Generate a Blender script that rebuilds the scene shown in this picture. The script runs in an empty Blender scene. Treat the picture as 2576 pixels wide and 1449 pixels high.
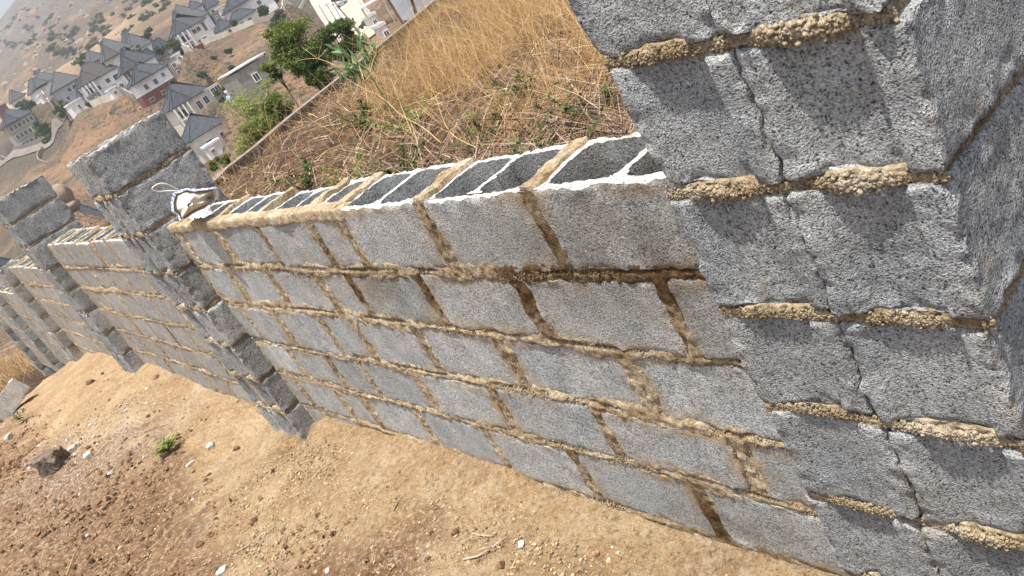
import bpy, math, random
import numpy as np
from mathutils import Vector, noise as mnoise
R = math.radians
S = bpy.context.scene
random.seed(7); rng = np.random.default_rng(11)

# ------------------------------------------------------------------ camera
CAM = np.array([-.977, 1.078, .596]); YAW, PIT, ROLL, F = -.539, -.398, -.532, 2128.0
FW = np.array([math.cos(PIT)*math.cos(YAW), math.cos(PIT)*math.sin(YAW), math.sin(PIT)])
_r = np.cross(FW, [0, 0, 1]); _r /= np.linalg.norm(_r); _u = np.cross(_r, FW)
RT = _r*math.cos(ROLL)+_u*math.sin(ROLL); UP = -_r*math.sin(ROLL)+_u*math.cos(ROLL)
cd = bpy.data.cameras.new('camera'); cam = bpy.data.objects.new('camera', cd); S.collection.objects.link(cam)
from mathutils import Matrix
M = Matrix(((RT[0], UP[0], -FW[0], CAM[0]), (RT[1], UP[1], -FW[1], CAM[1]), (RT[2], UP[2], -FW[2], CAM[2]), (0, 0, 0, 1)))
cam.matrix_world = M
cd.sensor_fit = 'HORIZONTAL'; cd.sensor_width = 36; cd.lens = F/2576*36; cd.clip_start = .05; cd.clip_end = 8000
S.camera = cam

# ------------------------------------------------------------------ light
SUN = np.array([-.085, .18, .98]); SUN /= np.linalg.norm(SUN)
W = bpy.data.worlds.new('World'); S.world = W; W.use_nodes = True
wn = W.node_tree; sky = wn.nodes.new('ShaderNodeTexSky'); sky.sky_type = 'NISHITA'; sky.sun_disc = False
sky.sun_elevation = math.asin(SUN[2]); sky.sun_rotation = math.atan2(SUN[0], SUN[1])
sky.dust_density = 4.0; sky.air_density = 1.3
wn.links.new(sky.outputs[0], wn.nodes['Background'].inputs[0]); wn.nodes['Background'].inputs[1].default_value = .12
sd = bpy.data.lights.new('sun', 'SUN'); sd.energy = 5.0; sd.angle = R(.5); sd.color = (1, .95, .87)
so = bpy.data.objects.new('sun', sd); S.collection.objects.link(so)
so.rotation_euler = Vector(tuple(SUN)).to_track_quat('Z', 'Y').to_euler()
S.view_settings.view_transform = 'Standard'; S.view_settings.look = 'None'
S.view_settings.exposure = .82; S.view_settings.gamma = 1
S.view_settings.use_curve_mapping = False

# ------------------------------------------------------------------ helpers
def ray(u, v):
    d = FW+RT*(u-1288)/F-UP*(v-724.5)/F
    return d/np.linalg.norm(d)
def at(u, v, r): return CAM+ray(u, v)*r
def azel(u, v):
    d = ray(u, v); return math.degrees(math.atan2(d[1], d[0])), math.degrees(math.asin(d[2]))

def _hash(i, j, k, s):
    h = (i.astype(np.int64)*374761393+j.astype(np.int64)*668265263+k.astype(np.int64)*2147483647*3+s*974711) & 0xffffffff
    h = ((h ^ (h >> 13))*1274126177) & 0xffffffff
    h = ((h ^ (h >> 16))*2246822519) & 0xffffffff
    return ((h ^ (h >> 15)) & 0xffff)/65535.0
def vnoise(p, s=0):
    i = np.floor(p).astype(np.int64); f = p-i; f = f*f*(3-2*f); o = 0
    for a in (0, 1):
        for b in (0, 1):
            for c in (0, 1):
                w = (f[:, 0] if a else 1-f[:, 0])*(f[:, 1] if b else 1-f[:, 1])*(f[:, 2] if c else 1-f[:, 2])
                o = o+w*_hash(i[:, 0]+a, i[:, 1]+b, i[:, 2]+c, s)
    return o*2-1
def fbm(p, sc, oc=3, s=0):
    o = 0; a = 1; t = 0
    for k in range(oc):
        o = o+a*vnoise(p*sc+k*17.3, s+k); t += a; a *= .5; sc *= 2.03
    return o/t

def setp(o, label=None, cat=None, group=None, kind=None):
    for k, v in (('label', label), ('category', cat), ('group', group), ('kind', kind)):
        if v: o[k] = v
    return o
def empty(name, loc, label, cat, group=None):
    o = bpy.data.objects.new(name, None); o.location = loc; o.empty_display_size = .1
    S.collection.objects.link(o); return setp(o, label, cat, group)
def wloc(o):
    p = Vector((0, 0, 0))
    while o: p += o.location; o = o.parent
    return p
def link(name, me, mat, parent=None):
    me.materials.append(mat) if not isinstance(mat, (list, tuple)) else [me.materials.append(m) for m in mat]
    o = bpy.data.objects.new(name, me); S.collection.objects.link(o)
    if parent: o.parent = parent; o.location = -wloc(parent)
    return o
class MB:
    """collects vertices and faces (world coordinates), links them as one mesh"""
    def __init__(s): s.v = []; s.f = []; s.n = 0; s.c = []; s.mi = []
    def add(s, v, f, col=None, mi=0):
        v = np.asarray(v, float); 
        s.v.append(v)
        for a in ([f] if isinstance(f, np.ndarray) else f):
            a = np.asarray(a, np.int64)
            if a.ndim == 1: a = a[None]
            if len(a): s.f.append(a+s.n); s.mi.append(np.full(len(a), mi))
        s.c.append(np.ones((len(v), 3))*(np.array([.5, 0, 0]) if col is None else col)); s.n += len(v)
    def box(s, c, h, ax=None, mi=0, col=None):
        ax = np.eye(3) if ax is None else np.asarray(ax)
        q = np.array([[x, y, z] for x in (-1, 1) for y in (-1, 1) for z in (-1, 1)], float)*np.asarray(h, float)
        s.add(q@ax+np.asarray(c, float), np.array([[0, 1, 3, 2], [4, 6, 7, 5], [0, 4, 5, 1], [2, 3, 7, 6], [0, 2, 6, 4], [1, 5, 7, 3]]), col, mi)
    def tube(s, pts, rad, n=6, mi=0, col=None):
        pts = np.asarray(pts, float); m = len(pts); rad = np.ones(m)*rad
        t = np.gradient(pts, axis=0); t /= np.linalg.norm(t, axis=1)[:, None]+1e-9
        a = np.cross(t, [0.31, .2, .93]); a /= np.linalg.norm(a, axis=1)[:, None]+1e-9; b = np.cross(t, a)
        th = np.arange(n)*2*np.pi/n
        v = pts[:, None]+rad[:, None, None]*(a[:, None]*np.cos(th)[:, None]+b[:, None]*np.sin(th)[:, None])
        i = np.arange(m-1)[:, None]*n; j = np.arange(n)[None]
        f = np.stack([i+j, i+(j+1) % n, i+n+(j+1) % n, i+n+j], -1).reshape(-1, 4)
        s.add(v.reshape(-1, 3), [f, np.arange(n)[::-1], np.arange(n)+(m-1)*n], col, mi)
    def mesh(s, name, smooth=False):
        me = bpy.data.meshes.new(name); v = np.concatenate(s.v)
        loops = np.concatenate([a.ravel() for a in s.f]); tot = np.concatenate([np.full(len(a), a.shape[1]) for a in s.f])
        me.vertices.add(len(v)); me.vertices.foreach_set('co', v.ravel())
        me.loops.add(len(loops)); me.loops.foreach_set('vertex_index', loops)
        me.polygons.add(len(tot)); st = np.concatenate([[0], np.cumsum(tot)[:-1]])
        me.polygons.foreach_set('loop_start', st); me.polygons.foreach_set('loop_total', tot)
        me.polygons.foreach_set('material_index', np.concatenate(s.mi).astype(np.int32))
        me.polygons.foreach_set('use_smooth', np.full(len(tot), bool(smooth)))
        c = np.concatenate(s.c); at_ = me.color_attributes.new('col', 'FLOAT_COLOR', 'POINT')
        at_.data.foreach_set('color', np.column_stack([c, np.ones(len(c))]).ravel())
        me.update(calc_edges=True); me.validate(); return me
    def build(s, name, mat, parent=None, smooth=False): return link(name, s.mesh(name, smooth), mat, parent)
def gridf(nu, nv, off=0, flip=False):
    i = np.arange(nu-1)[:, None]; j = np.arange(nv-1)[None]
    f = np.stack([i*nv+j, (i+1)*nv+j, (i+1)*nv+j+1, i*nv+j+1], -1).reshape(-1, 4)
    return (f[:, ::-1] if flip else f)+off

# ------------------------------------------------------------------ materials
class NT:
    def __init__(s, name):
        s.m = bpy.data.materials.new(name); s.m.use_nodes = True; s.t = s.m.node_tree; s.b = s.t.nodes['Principled BSDF']
        s.b.inputs['Specular IOR Level'].default_value = .25
    def n(s, ty, **k):
        o = s.t.nodes.new(ty)
        for a, b in k.items(): setattr(o, a, b)
        return o
    def l(s, a, b): s.t.links.new(a, b)
    def noise(s, sc, det=4, rough=.55, vec=None, dist=0, scale3=None):
        o = s.n('ShaderNodeTexNoise'); o.inputs['Scale'].default_value = sc; o.inputs['Detail'].default_value = det
        o.inputs['Roughness'].default_value = rough; o.inputs['Distortion'].default_value = dist
        if not hasattr(s, 'tc'): s.tc = s.n('ShaderNodeTexCoord').outputs['Object']
        v = vec or s.tc
        if scale3:
            mp = s.n('ShaderNodeMapping'); mp.inputs['Scale'].default_value = scale3; s.l(v, mp.inputs[0]); v = mp.outputs[0]
        s.l(v, o.inputs['Vector']); return o.outputs[0]
    def voro(s, sc, feature='F1'):
        o = s.n('ShaderNodeTexVoronoi'); o.inputs['Scale'].default_value = sc; o.feature = feature
        if not hasattr(s, 'tc'): s.tc = s.n('ShaderNodeTexCoord').outputs['Object']
        s.l(s.tc, o.inputs['Vector']); return o.outputs['Distance'], o.outputs.get('Color')
    def ramp(s, fac, stops):
        o = s.n('ShaderNodeValToRGB'); e = o.color_ramp.elements
        while len(e) < len(stops): e.new(.5)
        for k, (p, c) in enumerate(stops): e[k].position = p; e[k].color = (*c, 1) if len(c) == 3 else c
        s.l(fac, o.inputs[0]); return o.outputs[0]
    def mapr(s, v, a, b, c=0, d=1):
        o = s.n('ShaderNodeMapRange'); s.l(v, o.inputs[0])
        for i, x in enumerate((a, b, c, d)): o.inputs[i+1].default_value = x
        return o.outputs[0]
    def mix(s, f, a, b, ty='MIX'):
        o = s.n('ShaderNodeMix', data_type='RGBA', blend_type=ty)
        for i, x in ((0, f), (6, a), (7, b)):
            if isinstance(x, (int, float)): o.inputs[i].default_value = x
            elif isinstance(x, tuple): o.inputs[i].default_value = (*x, 1)
            else: s.l(x, o.inputs[i])
        return o.outputs[2]
    def math(s, op, a, b=0.0):
        o = s.n('ShaderNodeMath', operation=op)
        for i, x in ((0, a), (1, b)):
            if isinstance(x, (int, float)): o.inputs[i].default_value = x
            else: s.l(x, o.inputs[i])
        return o.outputs[0]
    def attr(s):
        a = s.n('ShaderNodeVertexColor', layer_name='col'); sp = s.n('ShaderNodeSeparateColor'); s.l(a.outputs[0], sp.inputs[0])
        return a.outputs[0], sp.outputs[0], sp.outputs[1], sp.outputs[2]
    def bump(s, h, dist, strength=1.0, prev=None):
        o = s.n('ShaderNodeBump'); o.inputs['Distance'].default_value = dist; o.inputs['Strength'].default_value = strength
        s.l(h, o.inputs['Height'])
        if prev is not None: s.l(prev, o.inputs['Normal'])
        s.l(o.outputs[0], s.b.inputs['Normal']); return o.outputs[0]
    def col(s, c): 
        if isinstance(c, tuple): s.b.inputs['Base Color'].default_value = (*c, 1)
        else: s.l(c, s.b.inputs['Base Color'])
        return s
    def rough(s, r): s.b.inputs['Roughness'].default_value = r; return s

def concrete(name, base, warm, grain, amp, pit=.5, dk=.26):
    t = NT(name); a, tone, stain, damp = t.attr()
    big = t.noise(5, 4); c = t.mix(t.mapr(big, .35, .7), base, warm)
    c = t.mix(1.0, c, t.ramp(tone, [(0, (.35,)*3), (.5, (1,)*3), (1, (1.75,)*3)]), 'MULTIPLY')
    g = t.noise(grain, 2, .6); g2 = t.noise(grain*.45, 2, .5); vd, vc = t.voro(grain*.8); gg = t.math('ADD', t.math('MULTIPLY', g, .65), t.math('MULTIPLY', g2, .35))
    c = t.mix(1.0, c, t.ramp(gg, [(.35, (dk,)*3), (.44, (.74,)*3), (.50, (1.0,)*3), (.58, (1.2,)*3), (.67, (1.65,)*3)]), 'MULTIPLY')
    c = t.mix(t.mapr(t.noise(16, 4, .7), .60, .70, 0, .45), c, (.27, .205, .13)); c = t.mix(1.0, c, t.ramp(t.noise(11, 4, .6), [(.3, (.78,)*3), (.7, (1.2,)*3)]), 'MULTIPLY')
    # cement and sand smeared on the block, patchy
    sm = t.math('MULTIPLY', stain, t.mapr(t.noise(28, 5, .65), .35, .62))
    c = t.mix(sm, c, (.34, .235, .12))
    c = t.mix(t.math('MULTIPLY', damp, t.mapr(t.noise(14, 3), .3, .7, .5, 1)), c, t.mix(1.0, c, (.52, .47, .40), 'MULTIPLY'))
    t.col(c).rough(.95)
    h = t.math('SUBTRACT', gg, t.math('MULTIPLY', t.mapr(vd, .0, .30, 1, 0), pit*.35))
    t.bump(h, amp, 1.0); return t.m
M_BLK = concrete('concrete_block', (.325, .345, .350), (.375, .375, .355), 230, .0045)
M_BLK1 = concrete('coarse_concrete_block', (.262, .278, .288), (.305, .312, .305), 270, .0085, .8, .10)
M_BLKP = concrete('dark_coarse_block', (.235, .248, .255), (.285, .29, .28), 190, .0065, .8, .14)
M_BLK2 = concrete('weathered_concrete_block', (.29, .30, .305), (.34, .32, .28), 190, .0045)
def mortar():
    t = NT('sand_mortar'); a, tone, stain, damp = t.attr()
    n = t.noise(9, 4); g = t.noise(140, 5, .7)
    c = t.ramp(n, [(.3, (.36, .255, .14)), (.5, (.52, .41, .265)), (.7, (.66, .57, .43))])
    c = t.mix(damp, c, t.ramp(n, [(.3, (.085, .045, .015)), (.7, (.17, .105, .045))]))
    g2 = t.noise(60, 3, .6); gg = t.math('ADD', t.math('MULTIPLY', g, .6), t.math('MULTIPLY', g2, .4))
    c = t.mix(1.0, c, t.ramp(gg, [(.36, (.30,)*3), (.48, (.85,)*3), (.56, (1.1,)*3), (.68, (1.6,)*3)]), 'MULTIPLY')
    t.col(c).rough(1); t.bump(gg, .022); return t.m
M_MOR = mortar()
def soil():
    t = NT('sandy_soil'); a, brown, white, lump = t.attr()
    n = t.noise(3.2, 5, .62, dist=.6); n2 = t.noise(17, 4, .65); g = t.noise(170, 5, .75)
    sand = t.ramp(n, [(.30, (.33, .21, .102)), (.5, (.44, .302, .163)), (.68, (.53, .395, .24))])
    br = t.ramp(n2, [(.3, (.125, .064, .032)), (.52, (.25, .142, .074)), (.72, (.38, .25, .145))])
    f = t.mapr(t.math('ADD', brown, t.math('MULTIPLY', t.math('SUBTRACT', n2, .5), .9)), .30, .70)
    c = t.mix(f, sand, br); c = t.mix(t.mapr(t.noise(6, 5, .7, dist=1.0), .5, .66, 0, .6), c, (.30, .185, .10))
    c = t.mix(t.math('MULTIPLY', white, t.mapr(t.noise(60, 3, .7), .5, .62)), c, (.48, .45, .41))
    c = t.mix(.85, c, t.ramp(g, [(.34, (.40,)*3), (.46, (.9,)*3), (.54, (1.1,)*3), (.66, (1.6,)*3)]), 'MULTIPLY')
    c = t.mix(t.mapr(t.noise(38, 3, .7), .53, .60, 0, .55), c, (.56, .46, .33))
    d, vc = t.voro(230); c = t.mix(t.mapr(t.noise(45, 2), .55, .62), c, t.mix(1.0, c, t.ramp(d, [(0, (1.5,)*3), (.5, (.6,)*3)]), 'MULTIPLY'))
    t.col(c).rough(1); h = t.math('ADD', g, t.math('MULTIPLY', t.noise(50, 4, .6), 1.2)); t.bump(h, .018); return t.m
M_SOIL = soil()
def simple(name, c1, c2, sc, rough=.9, bump=0, det=4, lo=.35, hi=.65, spec=.25, tone=False):
    t = NT(name); n = t.noise(sc, det, .6); c = t.ramp(n, [(lo, c1), (hi, c2)])
    if tone:
        a, r_, g_, b_ = t.attr(); c = t.mix(1.0, c, t.ramp(r_, [(0, (.35,)*3), (1, (1.65,)*3)]), 'MULTIPLY')
    t.col(c).rough(rough); t.b.inputs['Specular IOR Level'].default_value = spec
    if bump: t.bump(n, bump)
    return t.m
def plant(name, stops, trans=.25):
    t = NT(name); a, r_, g_, b_ = t.attr(); t.col(t.ramp(r_, stops)).rough(.75)
    if trans:
        tr = t.n('ShaderNodeBsdfTranslucent'); t.l(t.ramp(r_, stops), tr.inputs[0]); mx = t.n('ShaderNodeMixShader'); mx.inputs[0].default_value = trans
        t.l(t.b.outputs[0], mx.inputs[1]); t.l(tr.outputs[0], mx.inputs[2]); t.l(mx.outputs[0], t.t.nodes['Material Output'].inputs[0])
    return t.m
M_STRAW = plant('dry_straw', [(0, (.17, .09, .03)), (.3, (.42, .25, .10)), (.7, (.68, .46, .21)), (1, (.82, .66, .42))], .45)
M_STALK = plant('dead_stalk', [(0, (.04, .024, .017)), (.35, (.14, .085, .06)), (.65, (.33, .235, .175)), (1, (.66, .54, .42))], 0)
M_LEAF = plant('green_leaf', [(0, (.05, .085, .018)), (.5, (.16, .21, .05)), (1, (.34, .37, .13))], .45)
M_LEAFD = plant('dark_leaf', [(0, (.02, .042, .012)), (.5, (.045, .08, .02)), (1, (.10, .15, .04))], .25)
M_LEAFB = plant('pale_leaf', [(0, (.07, .13, .05)), (.5, (.16, .27, .11)), (1, (.30, .42, .20))], .3)
M_BARK = simple('bark', (.06, .04, .025), (.16, .11, .07), 30, .95, .01)
M_ROCK = simple('rock', (.12, .09, .065), (.30, .24, .18), 18, .95, .02, tone=True)
M_GRIT = simple('grit', (.22, .15, .08), (.46, .36, .24), 60, 1, .004, tone=True)
M_CHALK = simple('pale_rubble', (.34, .32, .29), (.52, .51, .49), 60, .95, .004, tone=True)
M_ROCK2 = simple('dark_rough_rock', (.07, .052, .04), (.24, .19, .15), 26, .95, .03, tone=True)
M_CLOD = simple('soil_clod', (.09, .05, .028), (.27, .17, .10), 40, 1, .012, tone=True)

# ------------------------------------------------------------------ terrain: elevation angle seen from the viewpoint, over (azimuth, log distance)
CP = []
def cp(az, r, z): CP.append((az, math.log(r), math.degrees(math.atan2(z-CAM[2], r))))
def cu(u, v, r):
    a, e = azel(u, v); CP.append((a, math.log(r), e))
for az in (-80, -60, -42, -30): cp(az, 2.2, -.95); cp(az, 8, -1.35)
for az, r, z in [(-80, 20, -1.5), (-60, 14, -1.35), (-50, 12, -1.25), (-44, 14, -1.42), (-44, 24, -1.75), (-36, 24.0, -1.55), (-31, 21.8, -1.55), (-26.5, 19.8, -1.55), (-22, 17.6, -1.45), (-18.6, 16.2, -1.45), (-17, 15.6, -1.45), (-19, 10, -1.42), (-36, 29, -4.2), (-27, 24, -4.0), (-20, 20.5, -3.6), (-36, 12, -1.38), (-25, 12, -1.42), (-13, 15, -2.3), (-14, 25, -4.2),
    (-8, 9, -1.95), (-7, 12, -2.2), (-5, 18, -3.05), (-3, 28, -3.9), (0, 13, -1.95), (0, 18, -2.65), (0, 28, -3.6), (10, 14, -1.75), (10, 28, -3.2), (30, 14, -1.6), (30, 30, -2.6), (70, 14, -1.5), (110, 14, -1.4), (170, 14, -1.3), (180, 3, -1.3), (60, 3, -1.35), (-110, 14, -1.3), (-150, 10, -1.3),
    (-60, 40, -4), (-48, 40, -6.5), (-36, 40, -9), (-27, 40, -9), (-18, 40, -7.5), (-8, 45, -7.5), (0, 45, -6), (15, 45, -5.5), (30, 60, -7),
    (-60, 100, -12), (-38, 90, -13), (-27, 90, -14), (-18, 100, -16), (-8, 90, -13), (0, 90, -11), (15, 100, -12), (60, 100, -10), (120, 60, -4), (-120, 60, -6), (180, 60, -3),
    (-60, 300, -8), (60, 400, -15), (-60, 1000, 150), (-30, 1000, 170), (-40, 500, 40), (30, 1000, 60), (60, 1500, 60), (120, 900, 60), (-120, 900, 60), (180, 900, 60)]: cp(az, r, z)
for u, v, r in [(531, 404, 200), (582, 345, 205), (515, 446, 140), (560, 410, 150), (590, 380, 165), (545, 300, 215), (640, 255, 150), (548, 285, 225), (362, 255, 240), (437, 222, 240), (455, 113, 280), (540, 88, 280), (437, 159, 265), (645, 62, 265),
    (560, 140, 245), (500, 190, 235), (200, 293, 290), (225, 279, 290), (36, 366, 345), (97, 334, 345), (850, 30, 300), (790, 0, 330), (890, 95, 220), (960, 60, 150), (940, 20, 250), (130, 415, 280), (90, 470, 255), (157, 510, 150),
    (250, 550, 160), (20, 660, 200), (0, 440, 330), (200, 390, 250), (150, 380, 290), (240, 320, 270), (700, 20, 330),
    (0, 285, 520), (60, 240, 520), (130, 190, 510), (300, 90, 480), (400, 50, 450), (540, -10, 430), (0, 200, 800), (200, 40, 760), (330, -50, 720),
    (0, 84, 1350), (30, 42, 1350), (58, 0, 1350), (200, -120, 1300), (-60, 130, 1400)]: cu(u, v, r)
CP = np.array(CP); KS = np.array([1/11., 1.0])
def _ker(d2): return np.sqrt(d2+.0025)
_P = CP[:, :2]*KS; _n = len(_P); _A = _ker(((_P[:, None]-_P[None])**2).sum(-1)); _B = np.column_stack([np.ones(_n), _P])
_sol = np.linalg.solve(np.block([[_A+np.eye(_n)*1e-3, _B], [_B.T, np.zeros((3, 3))]]), np.concatenate([CP[:, 2], np.zeros(3)]))
def zpol(az, lr):
    q = np.column_stack([az, lr])*KS; o = np.zeros(len(q))
    for i in range(0, len(q), 40000):
        k = q[i:i+40000]; o[i:i+40000] = _ker(((k[:, None]-_P[None])**2).sum(-1))@_sol[:_n]+np.column_stack([np.ones(len(k)), k])@_sol[_n:]
    r = np.exp(lr); return CAM[2]+r*np.tan(np.radians(np.clip(o, -80, 30)))
def terr(x, y, rough=True):
    x = np.atleast_1d(np.asarray(x, float)); y = np.atleast_1d(np.asarray(y, float))
    dx, dy = x-CAM[0], y-CAM[1]; r = np.hypot(dx, dy).clip(1.2); z = zpol(np.degrees(np.arctan2(dy, dx)), np.log(r))
    if rough:
        p = np.column_stack([x, y, 0*x]); far = np.clip((r-420)/250, 0, 1)
        z = z+fbm(p, .9, 3, 5)*.07*np.clip((25-r)/20, .2, 1)+fbm(p, 1/14., 4, 9)*np.clip((r-25)/200, 0, 1)*.7+fbm(p, 1/3.5, 3, 10)*np.clip((r-60)/100, 0, 1)*.18
        z = z+far*(fbm(p, 1/90., 5, 21)*22+np.abs(fbm(p, 1/160., 4, 33))*26-10)*np.clip((1330-r)/300, .25, 1)
    return z
PADS = []
_terr0 = terr
def terr(x, y, rough=True):
    x = np.atleast_1d(np.asarray(x, float)); y = np.atleast_1d(np.asarray(y, float)); z = _terr0(x, y, rough)
    for (px, py, pr, pz) in PADS:
        d = np.hypot(x-px, y-py); k = d < pr+9
        if k.any(): w = np.clip((pr+7-d[k])/7, 0, 1); w = w*w*(3-2*w); z[k] = z[k]*(1-w)+pz*w
    return z
def terr1(x, y): return float(terr(x, y)[0])
def hit(u, v, r0=20, r1=1500):
    d = ray(u, v); rs = np.exp(np.linspace(math.log(r0), math.log(r1), 600)); p = CAM+d*rs[:, None]
    below = np.nonzero(p[:, 2] < terr(p[:, 0], p[:, 1]))[0]
    return p[below[0]] if len(below) else p[-1]

SC = (np.array([*(CAM+ray(165, 128)*540)[:2], 0]), np.array([*(CAM+ray(-10, 235)*560)[:2], 0]))
def polar(name, azs, rs, mat, keep=None, label=None):
    A, Rr = np.meshgrid(azs, rs, indexing='ij'); x = CAM[0]+Rr*np.cos(np.radians(A)); y = CAM[1]+Rr*np.sin(np.radians(A))
    z = terr(x.ravel(), y.ravel()); v = np.column_stack([x.ravel(), y.ravel(), z])
    if keep: v = keep(v)
    # pale landslide scar and greyer scrub belt on the far hill
    col = np.zeros((len(v), 3)); A_, B_ = SC; ab = (B_-A_)[:2]; tt = np.clip(((v[:, :2]-A_[:2])@ab)/(ab@ab), -.3, 1.3); ds = np.linalg.norm(v[:, :2]-A_[:2]-tt[:, None]*ab, axis=1)
    nn = fbm(v*np.array([1, 1, 0]), .012, 4, 311); col[:, 0] = np.clip(np.exp(-(ds/70)**2)*(1.1+1.2*nn), 0, 1); rr_ = np.hypot(v[:, 0], v[:, 1]); col[:, 1] = np.clip((rr_-560)/350+.9*nn, 0, 1)
    m = MB(); m.add(v, gridf(len(azs), len(rs), flip=True), col); o = m.build(name, mat, None, True); setp(o, kind='structure'); return o
def hillmat():
    t = NT('dry_hillside'); n = t.noise(.02, 6, .62, dist=.8); n2 = t.noise(.16, 5, .65); n3 = t.noise(.0085, 5, .7, dist=.4)
    c = t.ramp(n, [(.36, (.10, .065, .040)), (.46, (.19, .115, .066)), (.55, (.27, .165, .092)), (.66, (.34, .235, .145))])
    c = t.mix(t.mapr(n3, .48, .60), c, (.10, .085, .062)); c = t.mix(t.mapr(t.noise(.07, 6, .75), .52, .6), c, (.12, .09, .062))
    c = t.mix(t.mapr(n2, .54, .66), c, (.085, .075, .048)); c = t.mix(t.mapr(t.noise(.6, 4), .55, .68), c, (.075, .058, .04))
    a, pale, belt, _b = t.attr(); c = t.mix(t.math('MULTIPLY', belt, t.mapr(t.noise(.035, 6, .7), .38, .58)), c, (.125, .115, .10)); c = t.mix(t.math('MULTIPLY', pale, .85), c, (.46, .34, .22))
    t.col(c).rough(1); t.bump(t.math('ADD', n2, t.noise(.7, 4)), 2.6); return t.m
def slopemat():
    t = NT('weedy_slope'); n = t.noise(2.2, 5, .6); g = t.noise(40, 4, .7)
    c = t.ramp(n, [(.32, (.035, .020, .012)), (.5, (.075, .044, .025)), (.7, (.14, .088, .05))])
    c = t.mix(.9, c, t.ramp(g, [(.3, (.35,)*3), (.5, (.9,)*3), (.7, (1.7,)*3)]), 'MULTIPLY')
    t.col(c).rough(1); t.bump(g, .03); return t.m
M_HILL = hillmat(); M_SLOPE = slopemat()
def padz(x, y):
    """levelled sand strip in front of the wall"""
    base = np.interp(x, [-4, 0, 2, 3.1, 3.45, 4.1, 5.5, 6.85, 7.4, 8.6, 10.6, 12, 14, 18, 24], [-1.2, -1.195, -1.205, -1.26, -1.31, -1.44, -1.36, -1.33, -1.40, -1.43, -1.66, -1.95, -2.2, -2.85, -3.6])
    out = np.clip((y-.3)/1.2, 0, 1); flat = np.interp(x, [-4, 4, 8, 10, 11.5, 13, 18, 24], [-1.33, -1.36, -1.42, -1.58, -1.83, -2.15, -2.85, -3.6])
    p = np.column_stack([x, y, 0*x])
    return base*(1-out)+flat*out-.085*np.exp(-((x-3.42)/.14)**2-((y-.16)/.10)**2)+.05*np.exp(-((x-3.05)/.22)**2-((y-.05)/.10)**2)+fbm(p, 1.1, 3, 41)*.045+fbm(p, 5, 3, 43)*.014
def keep_slope(v):
    # the sand strip lies on top of the slope here
    b = (v[:, 1] > -.12) & (v[:, 0] < 15); v[b, 2] = np.minimum(v[b, 2], padz(v[b, 0], v[b, 1])-.12); return v
polar('hillside', np.linspace(-110, 110, 440), np.exp(np.linspace(math.log(1.3), math.log(46), 150)), M_SLOPE, keep_slope)
azv = np.concatenate([np.linspace(-180, -62, 50)[:-1], np.linspace(-62, 12, 620), np.linspace(12, 180, 70)[1:]])
def sink(v):
    rr = np.hypot(v[:, 0]-CAM[0], v[:, 1]-CAM[1]); v[:, 2] -= np.clip((45-rr)/4, 0, 1)*.5; return v
# ground behind the camera, closing the sheet
m = MB(); A = np.linspace(110, 250, 60); Rr = np.exp(np.linspace(math.log(.8), math.log(46), 40)); AA, RR = np.meshgrid(A, Rr, indexing='ij')
xx = CAM[0]+RR*np.cos(np.radians(AA)); yy = CAM[1]+RR*np.sin(np.radians(AA)); m.add(np.column_stack([xx.ravel(), yy.ravel(), terr(xx.ravel(), yy.ravel())-.15]), gridf(60, 40, flip=True))
setp(m.build('back_slope', M_SLOPE, None, True), kind='structure')
# sand strip
xs = np.concatenate([np.arange(-4, -.3, .06), np.arange(-.3, 7, .0165), np.arange(7, 13, .03)]); ys = np.concatenate([np.arange(-.14, 3, .0165), np.arange(3, 7, .07)])
X, Y = np.meshgrid(xs, ys, indexing='ij'); X = X.ravel(); Y = Y.ravel(); z = padz(X, Y); P3 = np.column_stack([X, Y, 0*X])
# brown, clod-strewn soil away from the wall
edge = np.interp(X, [-2, .5, 1.5, 2.6, 3.6, 5, 6.5, 8, 10], [.32, .32, .42, .62, .66, .48, .85, 1.0, .9])
brown = np.clip((Y-edge)/.6+.42+fbm(P3, 2.2, 3, 51)*.7+fbm(P3, 7, 3, 53)*.35, 0, 1)
brown = np.where(X > 6.5, brown*.75, brown)
wh = np.exp(-((X-5.9)/.8)**2-((Y-.9)/.5)**2)*.9+np.clip(fbm(P3, 1.7, 3, 61)*1.4-.3, 0, .6)
rough = .012*np.clip(fbm(P3, 4.5, 3, 69), -.3, 1)+(.25+brown)*(.014*fbm(P3, 19, 4, 71)+.026*np.clip(fbm(P3, 8, 3, 73), 0, 1))+.0055*fbm(P3, 36, 3, 77)+.006*np.clip(fbm(P3, 11, 3, 81), 0, 1)
z = z+rough+np.exp(-((Y+.0)/.10)**2)*.02*(1+fbm(P3, 6, 2, 79))
m = MB(); m.add(np.column_stack([X, Y, z]), gridf(len(xs), len(ys)), np.column_stack([brown, wh, 0*X])); setp(m.build('ground', M_SOIL, None, True), kind='structure')
def padh(x, y): return float(padz(np.array([x]), np.array([y]))[0])

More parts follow.
